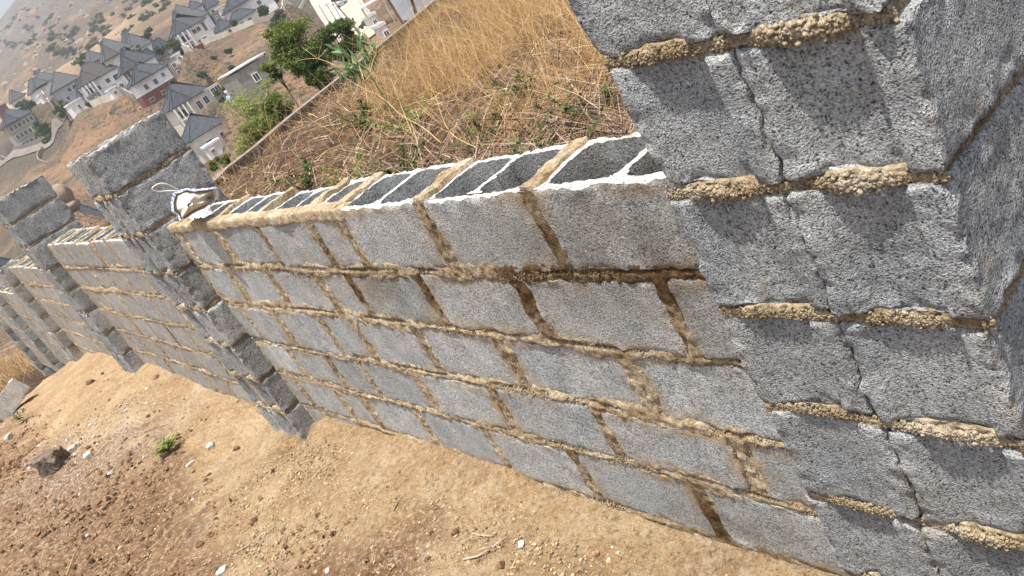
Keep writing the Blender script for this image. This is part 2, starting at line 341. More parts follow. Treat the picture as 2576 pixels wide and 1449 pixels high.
# ------------------------------------------------------------------ masonry
def shell(m, c0, c1, cell, rad=.006, amp=.0012, low=.003, faces='xXyYzZ', recess=None, tone=.5, seed=0, skew=None, stainf=None, darkenf=None, topcells=None):
    """block as a closed box of gridded faces, rounded and roughened by the same noise field everywhere so that edges stay shut"""
    c0 = np.array(c0, float); c1 = np.array(c1, float); L = c1-c0
    for fc in faces:
        ax = 'xyz'.index(fc.lower()); hi = fc.isupper(); a, b = [(1, 2), (2, 0), (0, 1)][ax]
        ce = cell
        if topcells and fc == 'Z': ce = topcells[0]
        na = max(2, int(round(L[a]/ce))+1); nb = max(2, int(round(L[b]/ce))+1)
        A, B = np.meshgrid(np.linspace(0, 1, na), np.linspace(0, 1, nb), indexing='ij'); A = A.ravel(); B = B.ravel()
        p = np.zeros((len(A), 3)); p[:, a] = c0[a]+A*L[a]; p[:, b] = c0[b]+B*L[b]; p[:, ax] = c1[ax] if hi else c0[ax]
        q = p.copy()
        inn = np.minimum(np.maximum(p, c0+rad), c1-rad); d = p-inn; n = np.linalg.norm(d, axis=1)[:, None]+1e-9; p = inn+d/n*rad
        e = np.minimum(np.minimum(q[:, a]-c0[a], c1[a]-q[:, a]), np.minimum(q[:, b]-c0[b], c1[b]-q[:, b]))
        g_ = np.sort(np.minimum(q-c0, c1-q), axis=1); ee = np.exp(-g_[:, 1:2]/.016)   # rougher towards the arrises
        nz = np.column_stack([fbm(q, 45, 2, 3+seed), fbm(q, 45, 2, 5+seed), fbm(q, 45, 2, 7+seed)])*amp*(.45+2.6*ee)+np.column_stack([fbm(q, 16, 2, 13), fbm(q, 16, 2, 15), fbm(q, 16, 2, 17)])*low*(.25+2.0*ee)
        p = p+nz
        if recess and fc in recess[0]:
            s = (q[:, 0]-c0[0])/L[0]; w = np.clip((s-recess[2])/.035, 0, 1)*np.clip((recess[3]-s)/.16, 0, 1)
            w = w*w*(3-2*w); p[:, 1] += (-1 if hi else 1)*w*recess[1]
        if recess and fc in 'Zz':   # channel runs out through the top edge
            s = (q[:, 0]-c0[0])/L[0]; w = np.clip((s-recess[2])/.035, 0, 1)*np.clip((recess[3]-s)/.16, 0, 1); ey = np.clip(1-(c1[1]-q[:, 1])/.02, 0, 1) if 'Y' in recess[0] else 0
            p[:, 1] -= w*recess[1]*ey
        if topcells and fc == 'Z':
            _, longax, nc, wall, depth = topcells; o = 1-longax; s = (q[:, longax]-c0[longax]); t = (q[:, o]-c0[o]); Lc = (L[longax]-wall*(nc+1))/nc
            k = np.floor((s-wall/2)/(Lc+wall)); cs = wall+Lc/2+k*(Lc+wall); rr = .035
            qx = np.abs(s-cs)-(Lc/2-rr); qy = np.abs(t-L[o]/2)-(L[o]/2-wall-rr)
            sd_ = np.hypot(np.maximum(qx, 0), np.maximum(qy, 0))+np.minimum(np.maximum(qx, qy), 0)-rr+fbm(q, 40, 2, 31)*.004
            ins = (sd_ < 0) & (k >= 0) & (k < nc); p[ins, 2] -= depth
            p[:, 2] += np.where(ins, 0, fbm(q, 60, 2, 37)*.003)
        if skew is not None: p = skew(p)
        st = 0*A if stainf is None else stainf(q, e); dm = 0*A if darkenf is None else darkenf(q)
        tv = np.full(len(A), tone)
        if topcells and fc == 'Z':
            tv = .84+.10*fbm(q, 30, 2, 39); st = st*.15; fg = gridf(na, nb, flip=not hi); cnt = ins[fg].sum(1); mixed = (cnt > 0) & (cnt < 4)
            m.add(p, fg[~mixed], np.column_stack([np.where(ins, .4, tv), st, dm])); m.add(p, fg[mixed], np.column_stack([0*tv+.40, st, dm])); continue  # walls and floors of the cells coloured darker to stand in for shade
        m.add(p, gridf(na, nb, flip=not hi), np.column_stack([tv, st, dm]))

import bmesh as _bm0
_b = _bm0.new(); _bm0.ops.create_icosphere(_b, subdivisions=1, radius=1); ICO_V = np.array([w.co[:] for w in _b.verts]); ICO_F = np.array([[w.index for w in q.verts] for q in _b.faces]); _b.free()
def crumbs(m, pts, size, damp=0.):
    n = len(pts); k = len(ICO_V); v = ICO_V[None]*(1+.35*rng.uniform(-1, 1, (n, k, 1)))*np.asarray(size)[:, None, None]*rng.uniform(.65, 1.25, (n, 1, 3))+np.asarray(pts)[:, None]
    c = np.column_stack([np.full(n*k, .5), np.zeros(n*k), np.repeat(np.broadcast_to(damp, (n,)), k)]); m.add(v.reshape(-1, 3), (ICO_F[None]+np.arange(n)[:, None, None]*k).reshape(-1, 3), c)
def zbed(k, x, beds):  # slightly wandering bed height
    return beds[k]+.006*math.sin(x*2.1+k*1.7)+.004*math.sin(x*5.3+k)
def darken1(x, z):  # darkens blocks and mortar at a few fixed places of the first panel
    return np.clip(1.25-np.hypot((x-.45)/.75, (z+.18)/.30), 0, 1)+.75*np.clip(1.2-np.hypot((x-1.55)/.35, (z+.30)/.10), 0, 1)+.9*np.clip(1.2-np.hypot((x-.42)/.3, (z+1.08)/.16), 0, 1)+.5*np.clip(1.1-np.hypot((x-2.3)/.3, (z+.27)/.09), 0, 1)
def tones(n): return np.clip(.5+rng.normal(0, .06, n), .34, .68)

def panel(parent, x0, x1, beds, joints, cell, mat, mcell, jw=.034, damp=None, top=True, warm=0, seed=0, thick=.225, smear=1.0, crumb=0):
    nC = len(beds)-1; allj = []
    for k in range(nC):
        js = [x0-.012]+sorted(joints[k])+[x1-.006]; m = MB(); hollow = (k == 0 and top)
        for a, b in zip(js[:-1], js[1:]):
            if b-a < .06: continue
            xa, xb = a+jw/2+rng.normal(0, .002), b-jw/2+rng.normal(0, .002); xm = (a+b)/2
            zt = zbed(k, xm, beds)-.010; zb = zbed(k+1, xm, beds)+.014; dy = rng.normal(0, .0025); tn = float(tones(1)[0]); tilt = rng.normal(0, .006)
            def sk(p, xm=xm, tilt=tilt): p = p.copy(); p[:, 2] += (p[:, 0]-xm)*tilt; return p
            def stf(q, e): return np.clip(warm*.6+1.15-e/.045, 0, 1)*np.clip(.40+1.3*fbm(q, 5, 3, 91+seed), 0, 1)*smear*1.1+np.clip(fbm(q, 3.1, 3, 95)-.25+warm*.5, 0, .8)*.8
            if not hollow:
                shell(m, (xa, -thick+dy, zb), (xb, -thick+dy+.024, zt), max(cell, .03), .008, .0018, .0030, 'xXyYzZ', None, tn, seed, sk)
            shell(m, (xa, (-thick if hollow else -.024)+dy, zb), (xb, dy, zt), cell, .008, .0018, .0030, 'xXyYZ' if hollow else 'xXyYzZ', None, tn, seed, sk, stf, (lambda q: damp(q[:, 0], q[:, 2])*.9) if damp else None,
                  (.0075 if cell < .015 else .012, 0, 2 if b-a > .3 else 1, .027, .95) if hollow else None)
        m.build('block_course', mat, parent, True)
        allj.append(js)
    # mortar: one rough skin that fills the joints and smears over the block edges
    zt = beds[0]-.004; zb = beds[-1]
    nx = int((x1-x0)/mcell); nz = int((zt-zb)/mcell); X, Z = np.meshgrid(np.linspace(x0-.01, x1+.01, nx), np.linspace(zb-.05, zt, nz), indexing='ij'); X = X.ravel(); Z = Z.ravel()
    Q = np.column_stack([X, 0*X+seed*3.3, Z]); d = np.full(len(X), 9.)
    for k in range(1, nC+1):
        zk = beds[k]+.006*np.sin(X*2.1+k*1.7)+.004*np.sin(X*5.3+k); d = np.minimum(d, np.abs(Z-zk-.002)-.0150)
    for k in range(nC):
        ins = (Z <= beds[k]+.01) & (Z >= beds[k+1]-.012)
        for j in allj[k]: d = np.where(ins, np.minimum(d, np.abs(X-j)-jw/2+.002), d)
    hj = np.zeros(len(X))
    for k in range(nC):
        ins = (Z <= beds[k]-.006) & (Z >= beds[k+1]+.012)
        for j in allj[k]: hj = np.where(ins & (np.abs(X-j) < jw*.6), 1., hj)
    w = (.002+.030*np.clip(fbm(Q, 5, 3, 101)+.05, -.3, 1)+.012*fbm(Q, 26, 3, 103)+.006*fbm(Q, 70, 2, 104))*smear
    h = np.clip((w-d)*.55, -.014, .0025)+fbm(Q, 60, 3, 107)*.0055+fbm(Q, 17, 2, 109)*.003
    for k in range(1, nC+1):   # open shadow line under the block above, here and there
        zk = beds[k]+.006*np.sin(X*2.1+k*1.7)+.004*np.sin(X*5.3+k); gz = Z-(zk+.012)
        h = h-np.clip(1-np.abs(gz)/.0065, 0, 1)*np.clip(fbm(Q, 7, 3, 111+k)*2.2+.45, 0, 1)*.016
    h = np.where(d > .05, -.018, h)
    back = MB()
    if crumb:
        for k in range(1, nC+1):
            n = int((x1-x0)*crumb); cx_ = rng.uniform(x0, x1, n); q = np.column_stack([cx_, 0*cx_+k*2.7, 0*cx_]); bul = np.clip(fbm(q, 4, 3, 161)*1.6+.1, -.6, 1); zc = beds[k]+.006*np.sin(cx_*2.1+k*1.7)+.004*np.sin(cx_*5.3+k)
            crumbs(back, np.column_stack([cx_, -.002+bul*.005*rng.random(n), zc+rng.normal(-.001, .0065, n)*(1+np.clip(bul, 0, 1)*.7)]), rng.uniform(.0013, .0036, n), np.clip(.15+(damp(cx_, zc) if damp else 0)*.9-bul*.2, 0, 1))
        for k in range(nC):
            for j in allj[k]:
                n = int(crumb*.16); cz = rng.uniform(beds[k+1], beds[k], n); cx_ = j+rng.normal(0, jw*.42, n); crumbs(back, np.column_stack([cx_, rng.uniform(-.007, .0015, n), cz]), rng.uniform(.0012, .0032, n), np.clip(.3+(damp(cx_, cz) if damp else 0)*.9, 0, 1))
    P = np.column_stack([X, h, Z]); dm = damp(X, Z) if damp else 0*X
    dm = np.clip(dm*(1+fbm(Q, 9, 2, 113))+np.clip(fbm(Q, 2.6, 3, 115)-.25, 0, 1)*.9+hj*(.22+.5*fbm(Q, 3.3, 2, 117)), 0, 1)
    back.add(P, gridf(nx, nz, flip=True), np.column_stack([0*X+.5, 0*X, dm]))
    # mortar seen from above between the hollow blocks of the top course, and on the back
    for j in allj[0][1:-1]:
        g = MB(); shell(back, (j-jw/2-.004, -thick+.002, beds[0]-.2), (j+jw/2+.004, -.004, beds[0]+.004+.004*rng.random()), .011, .006, .002, .004)
    bx = [(x0+x1)/2, -thick+.012, (zt+zb)/2-.02]
    back.box(bx, ((x1-x0)/2, .006, (zt-zb)/2-.03))
    return back

def pier(parent, X0, zs, cell, mat, y0=-.34, y1=.11, w=.465, gap=.018, crumb=0, seed=0, mcell=.01, xoff=None, tilt=None, topz=True, rec=.016):
    """column of paired hollow blocks laid across the wall; zs from the top down"""
    mm = MB(); hw = (w-gap)/2; ez = 'xXyYzZ' if gap > .01 else 'xXyYzZ'
    for k in range(len(zs)-1):
        m = MB(); dx = xoff[k] if xoff is not None else rng.normal(0, .004)
        for s in (0, 1):
            a = X0+dx+s*(hw+gap); dy = rng.normal(0, .004); tn = float(tones(1)[0]) if mat is not M_BLK1 else float(np.clip(.5+rng.normal(0, .03), .4, .6))
            tl = tilt[k] if tilt is not None else (0, 0); rc = rec*(.55+rng.random()*.7)
            def sk(p, zt=zs[k], zb=zs[k+1], t=tl):
                p = p.copy(); f = (p[:, 2]-zb)/(zt-zb); p[:, 2] += (p[:, 0]-X0-w/2)*(t[0]*f+t[1]*(1-f)); return p
            shell(m, (a, y0+dy, zs[k+1]+.012), (a+hw, y1+dy, zs[k]-.008), cell, .010, .0030, .0040, 'xXyYzZ', ('Yy', rc, .20+rng.uniform(-.04, .04), .86), tn, seed, sk,
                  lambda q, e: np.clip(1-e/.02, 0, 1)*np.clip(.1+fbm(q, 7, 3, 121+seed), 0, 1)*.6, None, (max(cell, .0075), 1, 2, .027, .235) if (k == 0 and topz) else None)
        m.build('block_course', mat, parent, True)
        # bed mortar: a lumpy pad slightly inside the faces
        if k:
            z = zs[k]; t = tilt[k][0] if tilt is not None else 0
            cy = (y0+y1)/2; hy = (y1-y0)/2-.011; hx = w/2-.011; cx = X0+w/2
            def sk2(p, t=t):
                p = p.copy(); q = p*1.0; lump = np.clip(fbm(q, 26, 4, 131)*1.5, -1, 1); lump2 = fbm(q, 75, 3, 135)
                ey = np.clip(1-np.abs(np.abs(q[:, 1]-cy)-hy)/.012, 0, 1); ex = np.clip(1-np.abs(np.abs(q[:, 0]-cx)-hx)/.012, 0, 1); am = lump*.006+lump2*.008-.004
                p[:, 1] += np.sign(q[:, 1]-cy)*ey*am; p[:, 0] += np.sign(q[:, 0]-cx)*ex*am; p[:, 2] += (p[:, 0]-cx)*t; return p
            shell(mm, (cx-hx, cy-hy, z-.013), (cx+hx, cy+hy, z+.0145), mcell*.45, .004, .002, .002, 'xXyYzZ', None, .5, 0, sk2, None, lambda q: np.clip(fbm(q, 4, 2, 137)*1.2-.55, 0, .5))
        if k and crumb:   # crumbly mortar squeezed out along the bed, more where the block ends are hollowed
            t_ = t; n = int(crumb*w*2200); xs_ = rng.uniform(X0, X0+w, n); q = np.column_stack([xs_, 0*xs_+z*3, 0*xs_]); bul = np.clip(fbm(q, 9, 3, 143+k)*1.8+.25, -.2, 1); zz = z+(xs_-cx)*t_+rng.normal(0, .0047, n)*(1+.15*np.clip(bul, 0, 1))
            crumbs(mm, np.column_stack([xs_, y1-.009+bul*.007*rng.random(n), zz+.001]), rng.uniform(.0014, .0040, n)*(1+.5*np.clip(bul, 0, 1)), np.clip(.08-bul*.4, 0, .3))
            n = int(crumb*(y1-y0)*2000); ys_ = rng.uniform(y0, y1, n); q = np.column_stack([0*ys_+z*3, ys_, 0*ys_]); bul = fbm(q, 9, 3, 147+k)
            crumbs(mm, np.column_stack([0*ys_+X0+.010-bul*.006, ys_, z-(w/2)*t_+rng.normal(0, .0055, n)]), rng.uniform(.0014, .0038, n), np.clip(.2-bul*.3, 0, .5))
    if gap > .01:   # mortar between the two stacks
        def sk3(p):
            p = p.copy(); p[:, 1] += np.where(np.abs(p[:, 1]-(y0+y1)/2) > .1, np.sign(p[:, 1]-(y0+y1)/2)*(fbm(p, 24, 3, 141)*.007), 0); return p
        shell(mm, (X0+hw-.006, y0+.010, zs[-1]), (X0+hw+gap+.006, y1-.008, zs[0]-.004), max(.007, mcell*.7), .003, .001, .001, 'xXyYzZ', None, .5, 0, sk3, None, lambda q: np.clip(.35+fbm(q, 4, 2, 137), 0, .9))
    mm.box((X0+w/2, (y0+y1)/2, (zs[0]+zs[-1])/2-.12), (.006, (y1-y0)/2-.03, (zs[0]-zs[-1])/2-.12))
    return mm.build('mortar', M_MOR, parent, True)

wall = empty('block_wall', (3.4, 0, -1.3), 'long unfinished grey hollow block wall with taller piers stepping down along the sandy strip', 'wall')
def sub(name): o = bpy.data.objects.new(name, None); S.collection.objects.link(o); o.parent = wall; o.location = (0, 0, 0); return o
# first panel, every joint where the photograph has it
BEDS = [.006, -.240, -.470, -.708, -.935, -1.178, -1.42]
J = [[.55, 1.04, 1.56, 1.80, 2.28, 2.78, 3.29], [.276, .785, 1.29, 1.775, 2.04, 2.50, 2.99], [.52, 1.057, 1.53, 2.0, 2.30, 2.78, 3.20],
     [.29, .78, 1.275, 1.76, 2.227, 2.54, 2.975], [.52, 1.027, 1.504, 1.991, 2.47, 2.73, 3.2], [.28, .78, 1.27, 1.75, 2.25, 2.74, 3.1]]
def build_panel(*a, **k):
    # the mortar skin is the panel part, its block courses are sub-parts
    tmp = bpy.data.objects.new('tmp', None); S.collection.objects.link(tmp); tmp.parent = wall; tmp.location = -wall.location
    lip = k.pop('lip', None); b = panel(tmp, *a, **k)
    if lip: lip(b)
    o = b.build('wall_panel', M_MOR, wall, True)
    for c in list(tmp.children): c.parent = o; c.location = (0, 0, 0)
    bpy.data.objects.remove(tmp); return o
def lip1(b):
    # smoothed mortar bed along the front lip of the far half
    def sk(p):
        p = p.copy(); f = np.clip((p[:, 0]-1.5)/.08, 0, 1); p[:, 2] += fbm(p, 9, 3, 151)*.006-(1-f)*.006; p[:, 1] += fbm(p, 7, 2, 153)*.008; return p
    shell(b, (1.50, -.052, -.035), (3.40, .006, .013), .0085, .012, .0015, .002, 'xXyYzZ', None, .5, 0, sk)
build_panel(0, 3.40, BEDS, J, .0095, M_BLK, .0062, .044, darken1, lip=lip1, crumb=1100, smear=1.2)
build_panel(3.87, 7.04, [-.035, -.272, -.487, -.727, -.948, -1.170, -1.39, -1.6], [[4.42, 4.92, 5.38, 5.86, 6.37, 6.75][0:6] if k % 2 == 0 else [4.2, 4.66, 5.14, 5.62, 6.10, 6.58] for k in range(7)], .018, M_BLK2, .010, .032, None, warm=.12, seed=1, smear=1.0, crumb=200)
build_panel(7.52, 10.6, [-.29, -.53, -.77, -1.01, -1.25, -1.49, -1.75], [[8.0, 8.49, 8.98, 9.47, 9.96, 10.3] if k % 2 == 0 else [7.76, 8.25, 8.74, 9.23, 9.72, 10.2] for k in range(6)], .024, M_BLK2, .014, .03, None, warm=.2, seed=2, smear=.9)
build_panel(11.07, 14.2, [-.78-.24*k for k in range(7)], [[11.6, 12.1, 12.6, 13.1, 13.6] if k % 2 == 0 else [11.35, 11.85, 12.35, 12.85, 13.35] for k in range(6)], .045, M_BLK2, .022, .03, None, warm=.1, seed=3)
build_panel(14.67, 17.8, [-1.28-.24*k for k in range(7)], [[15.2, 15.7, 16.2, 16.7, 17.2] if k % 2 == 0 else [14.95, 15.45, 15.95, 16.45, 16.95] for k in range(6)], .045, M_BLK2, .022, .03, None, warm=.1, seed=4)
def build_pier(*a, **k):
    tmp = bpy.data.objects.new('tmp', None); S.collection.objects.link(tmp); tmp.parent = wall; tmp.location = -wall.location
    o = pier(tmp, *a, **k); o.name = 'pier'; o.parent = wall; o.location = -wall.location
    for c in list(tmp.children): c.parent = o; c.location = (0, 0, 0)
    bpy.data.objects.remove(tmp); return o
Z1 = [.51, .275, .040, -.205, -.435, -.680, -.915, -1.15, -1.39]
build_pier(-.465, Z1, .0055, M_BLK1, y0=-.30, y1=.146, gap=.0035, crumb=2.2, seed=5, mcell=.008, xoff=[.004, -.006, 0, .008, -.006, .004, -.004, .006], tilt=[(0, .06), (.06, .01), (.01, -.01), (-.01, 0), (0, .0), (0, 0), (0, 0), (0, 0)], topz=True, rec=.024)
build_pier(3.395, [.492, .265, .035, -.205, -.44, -.68, -.92, -1.155, -1.40, -1.63], .0085, M_BLKP, y0=-.335, y1=.112, crumb=1.0, seed=6, rec=.028, mcell=.012)
build_pier(7.05, [.455, .235, .01, -.23, -.465, -.70, -.94, -1.175, -1.42, -1.65], .016, M_BLKP, y0=-.335, y1=.11, seed=7, rec=.028, mcell=.02)
build_pier(10.6, [-.28-.24*k for k in range(7)], .028, M_BLK2, seed=8, mcell=.03)
build_pier(14.2, [-.78-.24*k for k in range(8)], .04, M_BLK2, seed=9, mcell=.04)
build_pier(17.8, [-1.62-.24*k for k in range(7)], .04, M_BLK2, seed=10, mcell=.04)
# ------------------------------------------------------------------ rubble on the sand strip
def lump(m, c, s, n=1, col=.5, seed=0, amp=.35, flat=None):
    import bmesh
    bm = bmesh.new(); bmesh.ops.create_icosphere(bm, subdivisions=n, radius=1)
    v = np.array([w.co[:] for w in bm.verts]); f = np.array([[w.index for w in q.verts] for q in bm.faces]); bm.free()
    d = fbm(v+seed*7.7, 1.3, 3, 3)*amp; v = v*(1+d[:, None])
    if flat is not None: v = np.clip(v, -flat, flat)
    th = seed*1.3; ca, sa = math.cos(th), math.sin(th); v = v*np.array(s); v = np.column_stack([v[:, 0]*ca-v[:, 1]*sa, v[:, 0]*sa+v[:, 1]*ca, v[:, 2]])
    m.add(v+np.array(c), f, np.array([col, 0, 0]))
import bmesh as _bm
def lumps(n, xr, yr, smin, smax, power, prob, mat, name, sub=0, zoff=.3, lab=None):
    bm = _bm.new(); _bm.ops.create_icosphere(bm, subdivisions=sub+1, radius=1); bv = np.array([w.co[:] for w in bm.verts]); bf = np.array([[w.index for w in q.verts] for q in bm.faces]); bm.free()
    x = rng.uniform(*xr, n*3); y = rng.uniform(*yr, n*3); k = rng.random(n*3) < prob(x, y); x = x[k][:n]; y = y[k][:n]; n = len(x)
    s = smin+(smax-smin)*rng.random(n)**power; z = padz(x, y)+s*zoff
    v = bv[None]*(1+.48*rng.uniform(-1, 1, (n, len(bv), 1)))*(s[:, None, None])*rng.uniform(.6, 1.2, (n, 1, 3)); v = v+np.stack([x, y, z], -1)[:, None]
    f = bf[None]+np.arange(n)[:, None, None]*len(bv); c = np.repeat(np.clip(rng.normal(.5, .2, n), 0, 1), len(bv))
    m = MB(); m.add(v.reshape(-1, 3), f.reshape(-1, 3), np.column_stack([c, 0*c, 0*c])); o = m.build(name, mat); return setp(o, lab[0], lab[1], None, 'stuff')
def pb(x, y):
    e = np.interp(x, [-2, .5, 1.5, 2.6, 3.6, 5, 6.5, 8, 10], [.32, .32, .42, .62, .66, .48, .85, 1.0, .9]); q = np.column_stack([x, y, 0*x])
    return np.clip((y-e)/.5+.35, .03, 1)*np.clip(.5+1.3*fbm(q, 3, 3, 171), .05, 1)
lumps(17000, (.2, 8.5), (.0, 2.6), .003, .020, 5.5, pb, M_CLOD, 'soil_clods', lab=('loose brown soil clods strewn over the sandy strip', 'soil'))
lumps(42000, (-.2, 7), (-.0, 1.6), .0016, .0075, 2.6, lambda x, y: np.clip(.25+1.2*fbm(np.column_stack([x, y, 0*x]), 2.5, 3, 175), .04, 1)*np.clip(1.1-x/8, .1, 1), M_GRIT, 'sand_grains', lab=('fine tan grit lying on the sand close to the wall', 'grit'))
lumps(500, (.5, 8), (.05, 2.4), .003, .018, 2.5, lambda x, y: np.clip(np.exp(-((x-6)/1.1)**2-((y-.95)/.5)**2)+.22*pb(x, y), 0, 1), M_CHALK, 'rubble_chips', lab=('white chips of broken block scattered on brown soil', 'rubble'))
# single stones, placed where the photograph has them
def ghit(u, v):
    d = ray(u, v); t = (-1.35-CAM[2])/d[2]; p = CAM+d*t
    for _ in range(6): t = (padh(p[0], p[1])-CAM[2])/d[2]; p = CAM+d*t
    return p
def stone(u, v, s, lab, mat=M_CHALK, seed=1, flat=None, n=3, amp=.35, col=.5, name='stone', group=None):
    p = ghit(u, v); m = MB(); lump(m, (p[0], p[1], p[2]+s[2]*.45), s, n, col, seed, amp, flat); o = m.build(name, mat, None, False); return setp(o, lab, 'stone', group)
stone(140, 1178, (.145, .105, .115), 'large grey brown angular rock among white chips on the bare soil', M_ROCK2, 3, .80, n=4, amp=.6, col=.42)
stone(305, 1381, (.02, .015, .012), 'small round white pebble alone on brown soil near the lower left', M_CHALK, 4)
stone(560, 1440, (.022, .03, .018), 'pale chip at the bottom edge of the brown soil', M_CHALK, 5)
stone(480, 1168, (.04, .018, .012), 'flat white flake right of the green seedling', M_CHALK, 6, .8)
stone(532, 1124, (.045, .03, .02), 'whitish lump of dried cement up the sand from the flake', M_CHALK, 7, .8, col=.35)
stone(596, 1130, (.022, .016, .016), 'reddish brown clod on the sand beyond the cement lump', M_CLOD, 8)
stone(1312, 1370, (.020, .014, .006), 'white chip on the brown soil below the wall', M_CHALK, 9, .8)
stone(1500, 1395, (.014, .011, .009), 'round tan pebble by the bottom edge of the sand', M_CLOD, 10, col=.95)
stone(640, 1315, (.024, .018, .016), 'dark brown clod with a shadow on the open sand', M_CLOD, 11, col=.3)
stone(225, 1150, (.06, .04, .03), 'broken whitish rubble piece beside the large rock', M_CHALK, 12, .7, col=.4)
stone(185, 1132, (.05, .05, .028), 'pale flat rubble piece above the large rock', M_CHALK, 13, .7, col=.3)
stone(25, 1105, (.07, .03, .04), 'long white broken block piece at the left edge', M_CHALK, 14, .7, col=.5)
stone(230, 965, (.05, .035, .03), 'brown stone in the hollow of the sand beyond the seedling', M_CLOD, 15, col=.3)
stone(395, 950, (.03, .03, .02), 'tan lump at the crest of the sand by the second pier from the sack', M_CLOD, 16, col=.8)
# twigs
def twig(pts, r, lab, mat=M_STALK, col=.8):
    P = [ghit(u, v)+np.array([0, 0, .006+h]) for u, v, h in pts]; m = MB(); m.tube(P, np.linspace(r, r*.4, len(P)), 6, 0, np.array([col, 0, 0]))
    a = P[len(P)//2]; b = a+np.array([.03, .04, .015]); m.tube([a, (a+b)/2+[0, 0, .006], b], [r*.6, r*.4, r*.2], 5, 0, np.array([col, 0, 0]))
    setp(m.build('twig', mat, None, True), lab, 'twig', 'twigs on the sand strip')
twig([(1168, 1410, 0), (1205, 1404, .004), (1245, 1385, .012), (1285, 1352, .008)], .0042, 'thick crooked twig on the soil near the bottom middle')
twig([(1190, 1345, .002), (1215, 1352, .004), (1243, 1352, .002)], .003, 'short bent twig just above the thick crooked one')
twig([(993, 1290, .002), (1005, 1270, .006), (1016, 1255, .004)], .0025, 'short dark twig standing out on the light sand', col=.2)
twig([(590, 1395, 0), (640, 1370, .01), (690, 1330, .006)], .0028, 'pale straw like twig on brown soil left of centre')
twig([(365, 1090, .004), (400, 1078, .008), (425, 1070, .004)], .003, 'thin brown twig behind the green seedling', col=.2)
twig([(170, 1449, .004), (190, 1400, .01), (205, 1370, .006)], .003, 'pale stalk lying on soil near the white pebble', M_STRAW, .9)
twig([(0, 1215, .004), (60, 1190, .008), (120, 1180, .006)], .0035, 'long pale stalk left of the large rock', M_STRAW, .9)
# litter of straws on the sand strip
def blades(n, pos, length, width, tiltmin, tiltmax, mat, name, cm=.5, cs=.25, bend=.35, lab=None, cat='grass', kind='stuff', heading=None, segs=4, wallside=True):
    n = len(pos); th = rng.uniform(0, 2*np.pi, n) if heading is None else heading; ti = rng.uniform(tiltmin, tiltmax, n)
    d = np.column_stack([np.cos(th)*np.sin(ti), np.sin(th)*np.sin(ti), np.cos(ti)]); L = length*rng.uniform(.5, 1.35, n)
    side = np.cross(d, np.column_stack([rng.normal(size=n), rng.normal(size=n), rng.normal(size=n)])); side /= np.linalg.norm(side, axis=1)[:, None]+1e-9
    bd = np.column_stack([rng.normal(size=n), rng.normal(size=n), -np.abs(rng.normal(size=n))*.8])*bend
    t = np.linspace(0, 1, segs)[None, :, None]; c = pos[:, None]+L[:, None, None]*(d[:, None]*t+bd[:, None]*t**2*.5)
    w = (width*rng.uniform(.6, 1.3, n))[:, None, None]*(1-.75*t)
    up = np.cross(side, d)
    v = np.concatenate([c-side[:, None]*w, c+side[:, None]*w], 1)  # n, 2*segs, 3
    if wallside: v[:, :, 1] = np.where(v[:, :, 0] < 18.3, np.minimum(v[:, :, 1], -.25-.02*rng.random((n, 1))), v[:, :, 1])
    i = np.arange(segs-1); f = np.stack([i, i+1, i+1+segs, i+segs], -1)[None]+np.arange(n)[:, None, None]*2*segs
    cc = np.repeat(np.clip(rng.normal(cm, cs, n), 0, 1), 2*segs); m = MB(); m.add(v.reshape(-1, 3), f.reshape(-1, 4), np.column_stack([cc, 0*cc, 0*cc]))
    o = m.build(name, mat)
    if lab: setp(o, lab, cat, None, kind)
    return o
n = 900; x = rng.uniform(.3, 8, n*3); y = rng.uniform(.1, 2.4, n*3); k = rng.random(n*3) < pb(x, y); x = x[k][:n]; y = y[k][:n]
blades(0, np.column_stack([x, y, padz(x, y)+.012]), .055, .0013, 1.35, 1.6, M_STRAW, 'straw_litter', .7, .2, .2, 'dry straw bits littering the brown soil', 'straw', wallside=False)

# green seedling
def leafquad(m, c, d, up, l, w, col):
    d = d/np.linalg.norm(d); s = np.cross(d, up); s /= np.linalg.norm(s)+1e-9; u2 = np.cross(s, d)
    v = [c, c+d*l*.45+s*w*.5+u2*l*.06, c+d*l-u2*l*.12, c+d*l*.45-s*w*.5+u2*l*.06]; m.add(v, np.array([[0, 1, 2, 3]]), np.array([col, 0, 0]))
def herb(loc, h, nst, leaf, lab, cat='plant', group=None, mat=M_LEAF, name='weed', spread=.6, dens=9, pitch=0):
    e = empty(name, loc, lab, cat, group); st = MB(); lf = MB(); L = np.array(loc, float)
    for _ in range(nst):
        a = rng.uniform(0, 6.28); t = rng.uniform(.1, spread); d = np.array([math.cos(a)*t, math.sin(a)*t, 1]); d /= np.linalg.norm(d); hh = h*rng.uniform(.6, 1.1)
        P = [L+d*hh*s+np.array([math.cos(a), math.sin(a), -.3])*hh*.25*s*s for s in np.linspace(0, 1, 5)]; st.tube(P, np.linspace(.011, .005, 5)*h*.6, 4, 0, np.array([.4, 0, 0]))
        for i in range(dens):
            s = rng.uniform(.25, 1); k = min(3, int(s*4)); p = P[k]+(P[k+1]-P[k])*(s*4-k); dd = rng.normal(size=3); dd[2] = abs(dd[2])*.5; leafquad(lf, p, dd, np.array([0, 0, 1.]), leaf*rng.uniform(.6, 1.3), leaf*.45, float(np.clip(rng.normal(.6, .25), 0, 1)))
    st.build('stem', mat, e); lf.build('foliage', mat, e); return e
p = ghit(425, 1140); herb(p, .13, 12, .055, 'small bright green seedling growing in the bare sand', 'seedling', None, M_LEAF, 'seedling', 1.1, 7)
p = ghit(60, 1060); herb(p, .16, 7, .04, 'small dark weed by the loose blocks at the left edge', 'weed', None, M_LEAFD, 'weed')
